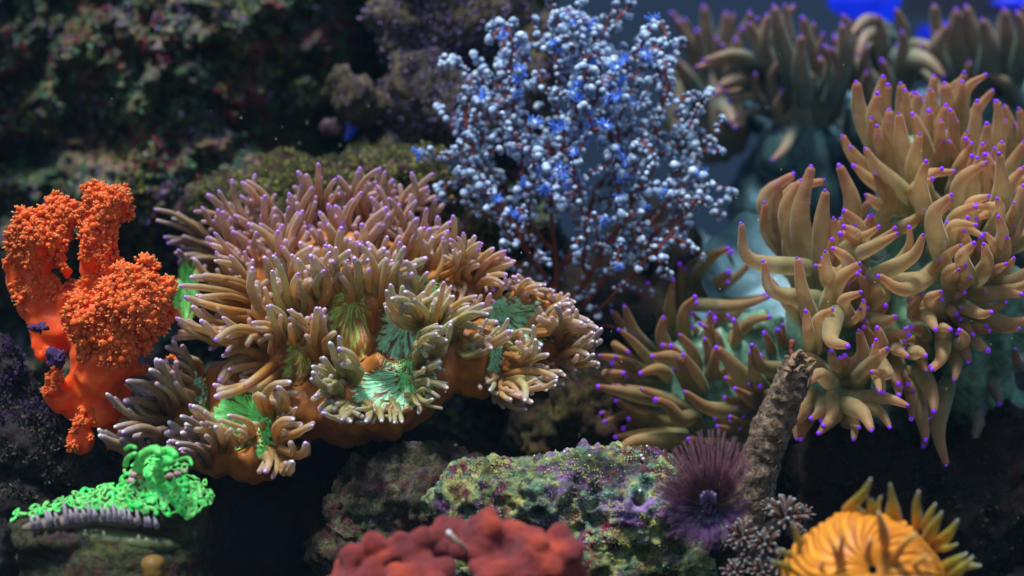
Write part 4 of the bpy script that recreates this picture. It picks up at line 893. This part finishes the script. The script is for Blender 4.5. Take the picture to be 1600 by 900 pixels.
ob, ocb = blob('trunk', [(62, 375, 30.4, 40, 50, .4), (150, 375, 30.4, 26, 60, .32), (168, 322, 30.4, 34, 30, .3), (210, 475, 29.9, 56, 62, .48), (145, 505, 29.9, 38, 38, .35), (125, 620, 30.5, 44, 38, .35), (82, 525, 30.7, 34, 40, .3), (92, 336, 30.5, 30, 24, .28), (38, 430, 30.6, 28, 44, .3), (180, 640, 30.7, 34, 44, .3), (55, 470, 30.7, 30, 34, .3)], ORANGE, t, .05, 4, bump_o, tubes=tb)
clusters(t, ocb, [(70, 345, 55, 40, 34, 22), (100, 335, 35, 30, 16, 20), (30, 370, 22, 40, 12, 18), (150, 292, 20, 18, 9, 18), (180, 295, 14, 16, 5, 17), (178, 330, 34, 30, 18, 20), (150, 330, 25, 35, 10, 18), (195, 360, 15, 20, 5, 16),
    (175, 410, 18, 40, 9, 15), (205, 455, 55, 55, 48, 22), (215, 500, 55, 50, 34, 22), (240, 440, 30, 35, 10, 20), (135, 490, 32, 40, 20, 21), (160, 540, 40, 25, 12, 19), (6, 405, 10, 10, 2, 16), (22, 440, 16, 30, 5, 14), (60, 405, 20, 15, 5, 13), (92, 418, 10, 12, 3, 15), (118, 440, 14, 12, 3, 16), (150, 400, 22, 60, 12, 17), (60, 450, 34, 30, 9, 16), (100, 380, 20, 30, 6, 16), (190, 545, 30, 20, 6, 15), (232, 577, 10, 8, 3, 14), (72, 600, 9, 9, 2, 14), (38, 488, 6, 5, 1, 11)], 3)
def small_orange(x, y, D, label, h=50, wd=26, s=18, n=8):
    t = thing('soft_coral', P(x, y + h * .7, D), label, 'soft coral', 'small orange soft corals at the left')
    o, b = blob('trunk', [(x, y + h * .3, D, wd * .8, h * .45, .2), (x + 3, y - h * .3, D, wd * .7, h * .3, .18)], ORANGE, t, .045, 3, bump_o)
    clusters(t, b, [(x + 3, y - h * .35, wd * .7, h * .25, n, s), (x, y + h * .3, wd * .8, h * .3, 3, s * .7)], int(x))
small_orange(127, 672, 30.2, 'small orange soft coral knob above the green coral, on dark rock')
small_orange(82, 600, 30.2, 'small orange soft coral knob left of the big orange trunk', 30, 16, 13, 4)
small_orange(272, 580, 31.0, 'small orange soft coral sprig behind the dusky tentacles at left', 34, 14, 14, 6)
small_orange(175, 712, 31.2, 'small orange soft coral stump half hidden above the green coral', 50, 18, 12, 3)
for x, y, r in ((58, 512, 9), (88, 560, 12)):
    o, b = blob('purple_sponge', [(x, y, 29.9, r, r * .7, .12), (x + r * .7, y + r * .2, 29.9, r * .7, r * .5, .1)], purm, None, .02, 0, rdisp(.14, 8, x, .6)); tag(o, 'purple encrusting sponge growing on the orange trunk, ' + ('the upper patch' if y < 530 else 'the lower patch'), 'sponge')

# ---------------------------------------------------------------- fluorescent green coral at lower left
t = thing('star_coral', P(180, 900, 27.2), 'fluorescent green netted coral on a pale ribbed ledge at lower left', 'coral')
lowm = rock_mat('ledge_skeleton', [(.07, .09, .02), (.10, .02, .03), (.05, .07, .035), (.09, .10, .04), (.05, .035, .05)], 1.6, 9, .4, 101)
o, gb = blob('base', [(180, 868, 27.6, 150, 60, .8), (110, 840, 27.5, 95, 34, .7), (95, 806, 27.6, 84, 20, .6, 12), (175, 790, 27.6, 70, 26, .6, 4), (60, 815, 27.6, 50, 16, .5, 8), (250, 800, 27.5, 66, 60, .6), (248, 752, 27.6, 48, 36, .5), (300, 820, 27.6, 30, 70, .5), (180, 900, 27.6, 150, 70, .8)], lowm, t, .05, 4, rdisp(.05, 2, 7, .2))
blob('smooth_lip', [(140, 840, 27.2, 100, 22, .3, 2), (225, 846, 27.15, 60, 18, .25, -6), (90, 842, 27.2, 50, 16, .25)], plain('pale_teal_olive_lip', (.10, .13, .05), .5, var=.9, scale=2.6, sss=.2), t, .04, 5, rdisp(.05, 1.5, 3, .1))
blob('skirt', [(110, 815, 27.2, 80, 16, .3, 8), (200, 812, 27.2, 80, 14, .3, -2)], plain('brown_grey_skirt', (.17, .14, .10), .6, var=.3), t, .035, 4)
rib = plain('pale_lilac_rib', (.28, .25, .30), .5, var=.4, scale=6, sss=.2)
rg = random.Random(4)
for i in range(21):
    x = 50 + i * 9.6 + rg.uniform(-3, 3); y0 = 812 - 13 * math.sin(i / 20 * math.pi); hh = rg.uniform(4, 16) * (1.4 if i % 4 == 1 else .8)
    tentacle(t, [P(x + 4, y0 + 12, 26.9), P(x + 2, y0 + 2, 26.84), P(x - 1, y0 - hh, 26.92)], rg.uniform(.035, .055), .02, rib, None, n=5, sides=7, wob=.15, name='rib')
def ringmesh(seed):
    r = random.Random(seed); n = 14; e = r.uniform(.5, .95); V = []; F = []; S = 6; m = r.uniform(.36, .52)
    ph = r.uniform(0, 6)
    for i in range(n):
        a = 2 * math.pi * i / n; rr = 1 + .16 * math.sin(2 * a + ph) + .1 * math.sin(3 * a + ph * 2)
        for j in range(S):
            b = 2 * math.pi * j / S; q = rr + m * math.cos(b)
            V.append((q * math.cos(a), q * math.sin(a) * e, m * math.sin(b) * .8 + .2 * math.sin(2 * a + ph)))
    for i in range(n if seed % 2 else n - 5):
        for j in range(S): F.append((i * S + j, ((i + 1) % n) * S + j, ((i + 1) % n) * S + (j + 1) % S, i * S + (j + 1) % S))
    mb = MB(); mb.add(V, F, np.full(len(V), .6)); return mb.mesh('polyp_ring', FLUO)
RM = [ringmesh(i) for i in range(8)]
def gpoly(x, y):
    top = np.interp(x, [15, 60, 120, 190, 205, 250, 290, 320], [797, 784, 764, 754, 700, 702, 715, 760])
    bot = np.interp(x, [15, 60, 120, 190, 250, 300, 320], [812, 806, 792, 795, 800, 806, 790])
    return top < y < bot and not (205 < x < 232 and 728 < y < 762 and x + y < 985) and not (235 < x < 296 and 735 < y < 752)
done = []; tries = 0
while len(done) < 215 and tries < 9000:
    tries += 1; x, y = rg.uniform(12, 324), rg.uniform(698, 812)
    if not gpoly(x, y) or any((x - a) ** 2 + ((y - b) * 1.35) ** 2 < 64 for a, b in done): continue
    p, nn = hit(gb, x, y)
    if p is None: continue
    done.append((x, y)); s = rg.uniform(.048, .078); d = (nn + Vector((0, -.5, .4))).normalized()
    o = link('polyp_ring', rg.choice(RM), t, p - t.location + nn * .05); o.rotation_mode = 'QUATERNION'
    q = d.to_track_quat('Z', 'Y'); q = q @ Matrix.Rotation(rg.uniform(0, 6.28), 3, 'Z').to_quaternion(); o.rotation_quaternion = q; o.scale = (s * rg.uniform(1, 1.6), s, s * .7)
for pts, w_ in (([(215, 735), (222, 712), (243, 702), (252, 712)], .075), ([(252, 752), (246, 735), (256, 722), (272, 722)], .075), ([(250, 705), (268, 705), (276, 716)], .06), ([(196, 728), (200, 715), (214, 708)], .04), ([(196, 702), (204, 697), (213, 700)], .03), ([(282, 718), (295, 716), (300, 728)], .03), ([(300, 760), (312, 765), (314, 780)], .035)):
    tentacle(t, [P(x, y, 26.95 - .1 * i) for i, (x, y) in enumerate(pts)], w_, w_ * .9, FLUO, None, n=8, name='lobe')
pkm = plain('dusty_pink_flesh', (.42, .26, .28), .5, var=.3, sss=.3)
for k, (x, y) in enumerate(((210, 742), (206, 752), (214, 734), (200, 762), (240, 752), (252, 748), (264, 744), (276, 740), (286, 737), (296, 738))):
    p, nn = hit(gb, x, y)
    if p: o = link('pink_knob', sphere_mesh('pink_knob', pkm, 10, 8) if k == 0 else bpy.data.meshes['pink_knob'], t, p - t.location); o.scale = (.075, .06, .055)
blob('yellow_sponge', [(239, 882, 26.6, 20, 16, .2), (240, 896, 26.6, 18, 14, .2)], plain('mustard_sponge', (.18, .10, .015), .6, var=.3), t, .04, 3)
rk, _ = rock('edge_rock', [(4, 860, 26.5, 16, 60, .3), (-20, 880, 26.6, 30, 70, .3)], rock_mat('grey_edge_rock', [(.08, .08, .08), (.03, .03, .03), (.06, .05, .06)], 2, 18, .3, 111), 'narrow grey rock at the bottom of the left edge', .1, 2, 22, .05)

# ---------------------------------------------------------------- red sponges in front
redm_ = flesh_mat('brick_red_velvet_plain', [(0, (.17, .022, .018)), (1, (.22, .03, .02))], mottle=.8, nscale=5, rough=.8, sss=.15, sheen=.35, sheentint=(1, .35, .3), hue=0, bumpk=.6, spec=.15)
redm, nt_, bs_ = newmat('brick_red_velvet'); pos = coords(nt_)
c = ramp(nt_, tex_noise(nt_, pos, 1.6, 3).outputs[0], [(.35, (.09, .008, .014)), (.5, (.20, .016, .014)), (.65, (.40, .05, .010))])
c = mixc(nt_, ramp(nt_, tex_noise(nt_, pos, 16, 4, .7).outputs[0], [(.6, (0, 0, 0)), (.75, (.6, .6, .6))]), c, (.28, .06, .08)); nt_.links.new(c, bs_.inputs['Base Color'])
bs_.inputs['Roughness'].default_value = .8; bs_.inputs['Subsurface Weight'].default_value = .15; bs_.inputs['Subsurface Radius'].default_value = (.1, .03, .02); bs_.inputs['Subsurface Scale'].default_value = 1; bs_.inputs['Sheen Weight'].default_value = .25; bs_.inputs['Sheen Tint'].default_value = (1, .4, .4, 1)
bump(nt_, bs_, tex_noise(nt_, pos, 12, 5, .7).outputs[0], .8, .06)
knob = lambda c: .16 * (1 - 2.2 * min(.6, noise.voronoi(c * 2.6)[0][0])) + .03 * noise.fractal(c * 5, 1, 2, 3)
t = thing('red_sponge', P(620, 930, 24.6), 'brick red knobbly sponge ridge at the bottom left of the crusted rock', 'sponge', 'brick red sponges along the bottom edge')
blob('body', [(550, 880, 24.9, 28, 24, .25), (590, 868, 24.9, 34, 30, .3), (640, 862, 25, 44, 36, .35), (690, 845, 25.2, 32, 36, .3), (570, 905, 24.8, 60, 18, .4), (660, 905, 24.5, 54, 34, .3)], redm, t, .04, 4, knob)
t = thing('red_sponge', P(800, 930, 24.6), 'brick red knobbly sponge mound at the bottom centre with a white tube', 'sponge', 'brick red sponges along the bottom edge')
blob('body', [(755, 850, 25, 46, 44, .35), (800, 845, 25.1, 46, 38, .35), (835, 872, 24.8, 44, 46, .4), (875, 866, 24.9, 40, 40, .35), (730, 838, 25.3, 30, 26, .3), (795, 900, 24.6, 60, 34, .4), (890, 890, 24.9, 30, 30, .3)], redm, t, .04, 4, knob)
tentacle(t, [P(738, 870, 24.9), P(722, 852, 24.6), P(714, 846, 24.5), P(702, 832, 24.5)], .035, .03, plain('cream_tube', (.42, .33, .26), .6, var=.5, scale=9), TIPW, 1.3, name='worm_tube')

# ---------------------------------------------------------------- orange ridged coral in front at right
org = flesh_mat('amber_ridged_flesh', [(0, (.42, .13, .006)), (1, (.86, .34, .02))], mottle=.2, nscale=6, rough=.5, sss=.25, hue=0, sheen=.2, sheentint=(1, .8, .4))
t = thing('brain_coral', P(1348, 990, 24.5), 'glowing orange domed coral with winding ridges at the lower right', 'coral')
V = []; F = []; A = []; na, nr = 680, 60; C = P(1348, 925, 24.9); k = 24.9 / 3000
MD = Vector((-.02, -.88, .42)).normalized(); ux = Vector((1, 0, 0)); uy = MD.cross(ux).normalized(); ux = uy.cross(MD).normalized()
for i in range(nr + 1):
    ph = .06 + 1.85 * i / nr
    for j in range(na):
        a = 2 * math.pi * j / na
        tw = a + .35 * math.sin(ph * 2.2 + 2 * math.sin(a)) + .18 * noise.noise(Vector((math.cos(a) * 2, math.sin(a) * 2, ph * 2)))
        d = (MD * math.cos(ph) + (ux * math.cos(tw) + uy * math.sin(tw)) * math.sin(ph))
        
        rd = .5 + .5 * math.cos(a * 34) if ph < .6 else (.5 + .5 * math.cos(a * 34)) * max(0, 1 - (ph - .6) * 2) + (.5 + .5 * math.cos(a * 68)) * min(1, (ph - .6) * 2)
        h = 1 + .045 * (.55 + .6 * noise.noise(Vector((math.cos(a) * 9, math.sin(a) * 9, ph * 5)))) * rd ** .7 * min(1, ph * 2.5) - .10 * math.exp(-(ph / .25) ** 2) + .05 * noise.noise(d * 2.2)
        V.append(C + Vector((d.x * 124 * k, d.y * .95, d.z * 124 * k)) * h); A.append(rd)
for i in range(nr):
    for j in range(na): F.append((i * na + j, i * na + (j + 1) % na, (i + 1) * na + (j + 1) % na, (i + 1) * na + j))
mb = MB(); mb.add([v[:] for v in V], F, A); mb.build('ridged_dome', org, t)
yel = flesh_mat('mustard_tentacle_tissue', [(0, (.70, .30, .02)), (.4, (.42, .32, .03)), (.8, (.30, .32, .06)), (1, (.34, .38, .28))], clear=.3, trans=.4, sss=.4, srad=(.2, .1, .03), hue=.05)
strokes(t, [(1361, 748, 1348, 772, 1322, 798, 22), (1391, 756, 1394, 780, 1402, 812, 20), (1436, 767, 1432, 790, 1434, 822, 20), (1391, 778, 1390, 795, 1392, 815, 18), (1377, 775, 1372, 788, 1370, 805, 14), (1355, 774, 1358, 786, 1362, 800, 12), (1362, 780, 1366, 792, 1374, 808, 14), (1462, 787, 1452, 805, 1448, 826, 20), (1472, 800, 1460, 820, 1448, 846, 24), (1497, 812, 1484, 832, 1466, 850, 22), (1496, 850, 1480, 856, 1464, 856, 16),
    (1341, 793, 1350, 800, 1360, 806, 12), (1510, 865, 1490, 878, 1470, 892, 24), (1532, 884, 1505, 885, 1475, 896, 26), (1215, 858, 1235, 868, 1255, 880, 20), (1205, 876, 1228, 885, 1250, 890, 20), (1238, 815, 1246, 840, 1258, 858, 16), (1225, 890, 1240, 892, 1256, 900, 18), (1520, 870, 1500, 890, 1480, 905, 22)], 24.9, yel, TIPW, 31, ws=.9, tr=.5, wtip=.3, dr=.4, spread=.2)
strokes(t, [(1372, 800, 1378, 820, 1384, 850, 24, -.7), (1300, 850, 1308, 870, 1320, 900, 18, -.6), (1362, 842, 1356, 860, 1352, 890, 18, -.6), (1430, 835, 1412, 850, 1392, 880, 22, -.7), (1318, 836, 1314, 856, 1316, 880, 14, -.6), (1450, 868, 1430, 880, 1410, 900, 20, -.6), (1288, 876, 1282, 890, 1286, 910, 16, -.5)], 24.7, flesh_mat('amber_tentacle_tissue', [(0, (.75, .28, .02)), (.6, (.6, .28, .03)), (1, (.35, .25, .08))], sss=.5, srad=(.2, .1, .03), hue=.05), TIPW, 32, ws=.8, tr=.4, dr=.4, spread=.1)

# ---------------------------------------------------------------- daisy-like polyps beside it
dm = flesh_mat('brown_polyp_arms', [(0, (.03, .012, .008)), (.6, (.085, .035, .022)), (.88, (.10, .06, .05)), (1, (.22, .36, .36))], hue=0, sss=.2, sheen=.3)
t = thing('daisy_polyps', P(1190, 930, 27), 'cluster of brown daisy polyps with mint white tips near the tube foot', 'coral')
blob('stolon', [(1190, 900, 27.4, 70, 50, .4), (1230, 850, 27.5, 30, 50, .3), (1150, 880, 27.5, 36, 40, .3)], darkrock, t, .06, 4, bump_o)
for x, y, r, D in ((1226, 812, 34, 26.9), (1160, 842, 26, 26.8), (1203, 800, 18, 27.1), (1256, 806, 16, 27.2), (1195, 852, 26, 26.6), (1140, 850, 18, 27.0), (1166, 872, 22, 26.7), (1215, 880, 26, 26.6), (1150, 895, 22, 26.6), (1190, 895, 22, 26.5), (1245, 840, 18, 27.1)):
    mb = MB(); rg2 = random.Random(int(x)); c = P(x, y, D); ax = Vector((rg2.uniform(-.3, .3), -.7, .6)).normalized(); q = ax.to_track_quat('Z', 'Y').to_matrix(); L = r / 100 * .9
    for i in range(20):
        th = 2.4 * i; rr = .25 + .75 * math.sqrt(i / 20); d = q @ Vector((math.cos(th) * rr, math.sin(th) * rr, 1.15 - rr)).normalized()
        b = c + (q @ Vector((math.cos(th), math.sin(th), 0))) * L * .22 * rr; e = c + d * L * rg2.uniform(.7, 1.25) + ax * L * .15
        m_ = b.lerp(e, .6) + ax * L * .14
        v, f, a = tube([b, m_, e], rg2.uniform(.036, .05) * r / 30, .027 * r / 30, 6, 6); mb.add(v, f, a)
    b = c; v, f, a = tube([c - ax * L * 1.2, c - ax * L * .4, c + ax * L * .05], L * .2, L * .24, 4, 8); mb.add(v, f, a * .4)
    o = mb.build('polyp', dm, t)

# ---------------------------------------------------------------- feather duster worm
fm = flesh_mat('plum_feather', [(0, (.03, .008, .02)), (.3, (.12, .04, .05)), (.45, (.05, .014, .03)), (.6, (.15, .055, .07)), (.75, (.07, .02, .045)), (1, (.13, .05, .07))], hue=0, sss=.1, sheen=.1, mottle=.6, nscale=12)
fv = flesh_mat('violet_feather', [(0, (.02, .01, .04)), (.2, (.11, .08, .22)), (.35, (.04, .02, .08)), (.6, (.10, .045, .14)), (.75, (.05, .02, .08)), (1, (.14, .07, .15))], hue=0, sss=.1, sheen=.1, mottle=.6, nscale=12)
t = thing('feather_duster_worm', P(1110, 830, 27.8), 'plum and violet feather duster worm spread open beside the brown tube', 'worm')
cx, cy, cd = 1108, 796, 27.3
def radiole(a, Rr, bend, D1, mat, seed, r0=12):
    rg3 = random.Random(seed); mb = MB()
    b = P(cx + r0 * math.cos(a), cy - r0 * math.sin(a), cd + .15)
    tip = P(cx + Rr * math.cos(a) + bend, cy - Rr * math.sin(a), D1)
    mid = b.lerp(tip, .5) + Vector((0, -.22, 0)) + Vector((rg3.uniform(-.03, .03), 0, rg3.uniform(-.03, .03)))
    v, f, al = tube([b, mid, tip], .012, .005, 12, 4); mb.add(v, f, al)
    cc = catmull([b, mid, tip], 60); dv = Vector(cc[-1] - cc[0]).normalized(); sd = dv.cross(Vector((0, 1, 0))).normalized()
    VV = []; FF = []; AA = []
    for i in range(3, 60):
        p = Vector(cc[i]); u = i / 59; l = .105 * math.sin(min(1, u * 1.15 + .1) * math.pi * .85) + .02
        for s in (-1, 1):
            dd = (sd * s * .8 + dv * .75 + Vector((0, rg3.uniform(-.7, .1), 0))).normalized() * l * rg3.uniform(.7, 1.2)
            n0 = len(VV); VV += [(p - dv * .004)[:], (p + dv * .004)[:], (p + dd)[:]]; FF.append((n0, n0 + 1, n0 + 2)); AA += [u, u, min(1, u + .1)]
    V0, F0 = np.array(VV), np.array(FF)
    mb.add(V0, F0, AA)
    o = link('radiole', None, t) if False else None
    allv = np.concatenate(mb.v); 
    me = mb.mesh('radiole', mat, True, t.location); return link('radiole', me, t)
for i in range(62):
    a = i / 62 * 2 * math.pi + rg.uniform(-.04, .04); s = math.sin(a)
    Rr = (62 + 8 * math.cos(a * 2) - 12 * max(0, math.cos(a))) * rg.uniform(.9, 1.2)
    radiole(a, Rr, 0, 27.0 + rg.uniform(-.15, .15), fv if s < .35 else fm, i)
for i in range(64):
    a = R(48 + 118 * i / 63) + rg.uniform(-.03, .03)
    radiole(a, (108 + 14 * math.sin((a - 1) * 3)) * rg.uniform(.8, 1.05), 4, 27.5 + rg.uniform(-.2, .2), fm, 100 + i)
mb = MB(); q = []
for i in range(25):
    a = i / 24 * 2 * math.pi * 1.1; q.append(P(cx + (9 - 3 * i / 24) * math.cos(a), cy - (9 - 3 * i / 24) * math.sin(a) - 1, 27.1 - .1 * math.sin(a / 2)))
v, f, a = tube(q, .02, .014, 40, 6); mb.add(v, f, a)
mb.build('mouth_ring', plain('dark_violet_mouth', (.035, .015, .06), .35, var=.3), t)
for x, y in ((1100, 770), (1106, 768), (1112, 770), (1117, 773), (1096, 775)):
    tentacle(t, [P(x, y + 12, 27.1), P(x, y + 3, 26.95), P(x, y - 3, 26.95)], .03, .025, plain('pale_violet_lobe', (.22, .18, .36), .4) if 'pale_violet_lobe' not in bpy.data.materials else bpy.data.materials['pale_violet_lobe'], None, n=4, sides=6, name='crown_lobe')
blob('tube_foot', [(1112, 840, 27.9, 16, 30, .15), (1118, 880, 28, 18, 40, .18)], purm, t, .05, 3)

# ---------------------------------------------------------------- brown parchment tube
t = thing('worm_tube', P(1165, 800, 28.9), 'rough brown parchment tube leaning right with frayed open top', 'worm tube')
path = [P(1150, 850, 29.1), P(1168, 785, 29), P(1189, 716, 28.9), P(1213, 652, 28.7), P(1236, 600, 28.5), P(1252, 566, 28.4)]
tm, nt_, bs_ = newmat('silt_crusted_parchment'); pos = coords(nt_)
n1 = tex_noise(nt_, pos, 9, 8, .75); n2 = tex_noise(nt_, pos, 34, 4, .7)
c = ramp(nt_, n1.outputs[0], [(.34, (.02, .013, .008)), (.48, (.13, .085, .05)), (.58, (.28, .20, .13)), (.7, (.55, .45, .33))])
c = mixc(nt_, ramp(nt_, n2.outputs[0], [(.62, (0, 0, 0)), (.68, (1, 1, 1))]), c, (.45, .40, .32)); nt_.links.new(c, bs_.inputs['Base Color'])
bs_.inputs['Roughness'].default_value = .85; bump(nt_, bs_, mathn(nt_, 'ADD', n1.outputs[0], mathn(nt_, 'MULTIPLY', n2.outputs[0], .3)), .8, .08)
cc = catmull(path, 90); S = 40; V = []; F = []
tg = np.gradient(cc, axis=0); tg /= np.linalg.norm(tg, axis=1)[:, None]
for side in (0, 1):
    for i in range(90):
        ii = i if side == 0 else 89 - i
        if side == 1 and i > 30: continue
        u = ii / 89; r = (.38 - .14 * u ** 1.2) * .93; T = Vector(tg[ii]); X = T.cross(Vector((0, 1, 0))).normalized(); Y = T.cross(X)
        for j in range(S):
            a = 2 * math.pi * j / S; d = X * math.cos(a) + Y * math.sin(a); p = Vector(cc[ii]) + d * r
            g = .05 * noise.fractal(p * 3, .8, 2, 6) + .012 * noise.noise(Vector((p.x * 3, p.y * 3, p.z * 16))) + .03 * noise.fractal(p * 9, .7, 2, 4)
            p = Vector(cc[ii]) + d * ((r + g) if side == 0 else (r * .72 + g * .6)) 
            if ii > 84: p += T * .09 * (ii - 84) / 5 * (noise.noise(Vector((math.cos(a) * 1.7, math.sin(a) * 1.7, 3))) * 2.2)
            if ii > 84: p += d * .06 * (ii - 84) / 5 * noise.noise(Vector((math.cos(a) * 2.4, math.sin(a) * 2.4, 8)))
            V.append(p[:])
rows = len(V) // S
for i in range(rows - 1):
    for j in range(S): F.append((i * S + j, i * S + (j + 1) % S, (i + 1) * S + (j + 1) % S, (i + 1) * S + j))
mb = MB(); mb.add(V, F); mb.build('tube_wall', tm, t)
tb_b = BVHTree.FromPolygons([Vector(v) for v in V], F)
fib = plain('straw_fibre', (.24, .17, .10), .8, var=.4, bumpk=0); mb = MB()
for p, nn in surf_points(tb_b, 1140, 560, 1290, 800, 260, 51):
    d = Vector((rg.uniform(-1, 1), rg.uniform(-.3, .1), rg.uniform(-.8, .8))).normalized(); d = (d - nn * d.dot(nn)).normalized(); L = rg.uniform(.04, .16)
    q = [p - nn * .005, p + d * L * .4 + nn * .025, p + d * L * .7 + nn * rg.uniform(0, .03) + Vector((0, 0, rg.uniform(-.03, .03))), p + d * L]
    v, f, a = tube(q, .0045, .003, 5, 4); mb.add(v, f, a)
o = mb.build('silt_fibres', fib, t); o['kind'] = 'stuff'
rag = plain('frayed_tan_rim', (.30, .19, .10), .8, var=.5, scale=20, bumpk=.8)
for pts, w_ in (([(1236, 572), (1240, 556), (1252, 552), (1262, 562)], .05), ([(1258, 566), (1266, 562), (1276, 563)], .045), ([(1230, 580), (1238, 566), (1248, 560)], .05), ([(1262, 580), (1270, 570), (1275, 565)], .035), ([(1244, 580), (1252, 572), (1262, 574)], .03), ([(1240, 560), (1250, 548), (1256, 552)], .03), ([(1268, 575), (1266, 590), (1262, 606)], .03)):
    tentacle(t, [P(x, y, 28.15 + .03 * i) for i, (x, y) in enumerate(pts)], w_, w_ * .5, rag, None, n=12, sides=7, wob=.25, name='rim_flap')
tentacle(t, [P(1241, 562, 28.4), P(1236, 548, 28.4), P(1238, 538, 28.4), P(1237, 530, 28.4)], .035, .045, plain('rusty_twig', (.22, .06, .03), .8, var=.5, scale=20), None, n=10, wob=.2, name='twig')

# ---------------------------------------------------------------- bubbles and drifting specks
glass = plain('bubble_skin', (.8, .85, .9), .08, bumpk=0); bm_ = sphere_mesh('bubble', glass, 8, 6)
for k, (x, y, s) in enumerate(((882, 706, 2), (921, 712, 2.2), (1002, 712, 2.4), (1005, 717, 2.6), (1011, 697, 1.8), (1000, 767, 2.2), (835, 712, 1.5))):
    p, nn = hit(fr_b, x, y + 5)
    o = link('air_bubble', bm_, None, P(x, y, (p.y if p else 28) - .05)); r = s / 100; o.scale = (r, r, r)
    tag(o, 'tiny silvery air bubble on the crusted rock, ' + ('second from the left', 'third from the left', 'fourth from the left', 'lower of the close pair', 'highest of all', 'alone in the middle of its face', 'leftmost of all')[k], 'bubble', 'air bubbles on the crusted rock')
mb = MB(); Vt = np.array([[1, 0, -.5], [-.5, .87, -.5], [-.5, -.87, -.5], [0, 0, 1]])
for _ in range(130):
    p = P(rg.uniform(0, 1600), rg.uniform(0, 700), rg.uniform(24, 33)); mb.add(Vt * rg.uniform(.004, .010) + np.array(p[:]), [(0, 1, 2), (0, 1, 3), (1, 2, 3), (2, 0, 3)])
o = mb.build('drifting_specks', plain('pale_speck', (.5, .55, .6), .6, bumpk=0)); tag(o, 'tiny pale specks drifting in the water', 'particles', kind='stuff')

# ---------------------------------------------------------------- faintly milky water
me = bpy.data.meshes.new('haze'); bm = bmesh.new(); bmesh.ops.create_cube(bm, size=1); bm.to_mesh(me); bm.free()
hz = link('haze', me, None, Vector((0, 31, 6.3))); hz.scale = (110, 66, 17.4); hz['kind'] = 'stuff'; hz['label'] = 'faintly milky blue water filling the tank'; hz['category'] = 'water'
hm_ = bpy.data.materials.new('milky_water'); hm_.use_nodes = True; n_ = hm_.node_tree; n_.nodes.clear()
ou = n_.nodes.new('ShaderNodeOutputMaterial'); pv = n_.nodes.new('ShaderNodeVolumePrincipled'); n_.links.new(pv.outputs[0], ou.inputs['Volume'])
pv.inputs['Color'].default_value = (.3, .7, 1, 1); pv.inputs['Density'].default_value = .0003; me.materials.append(hm_)
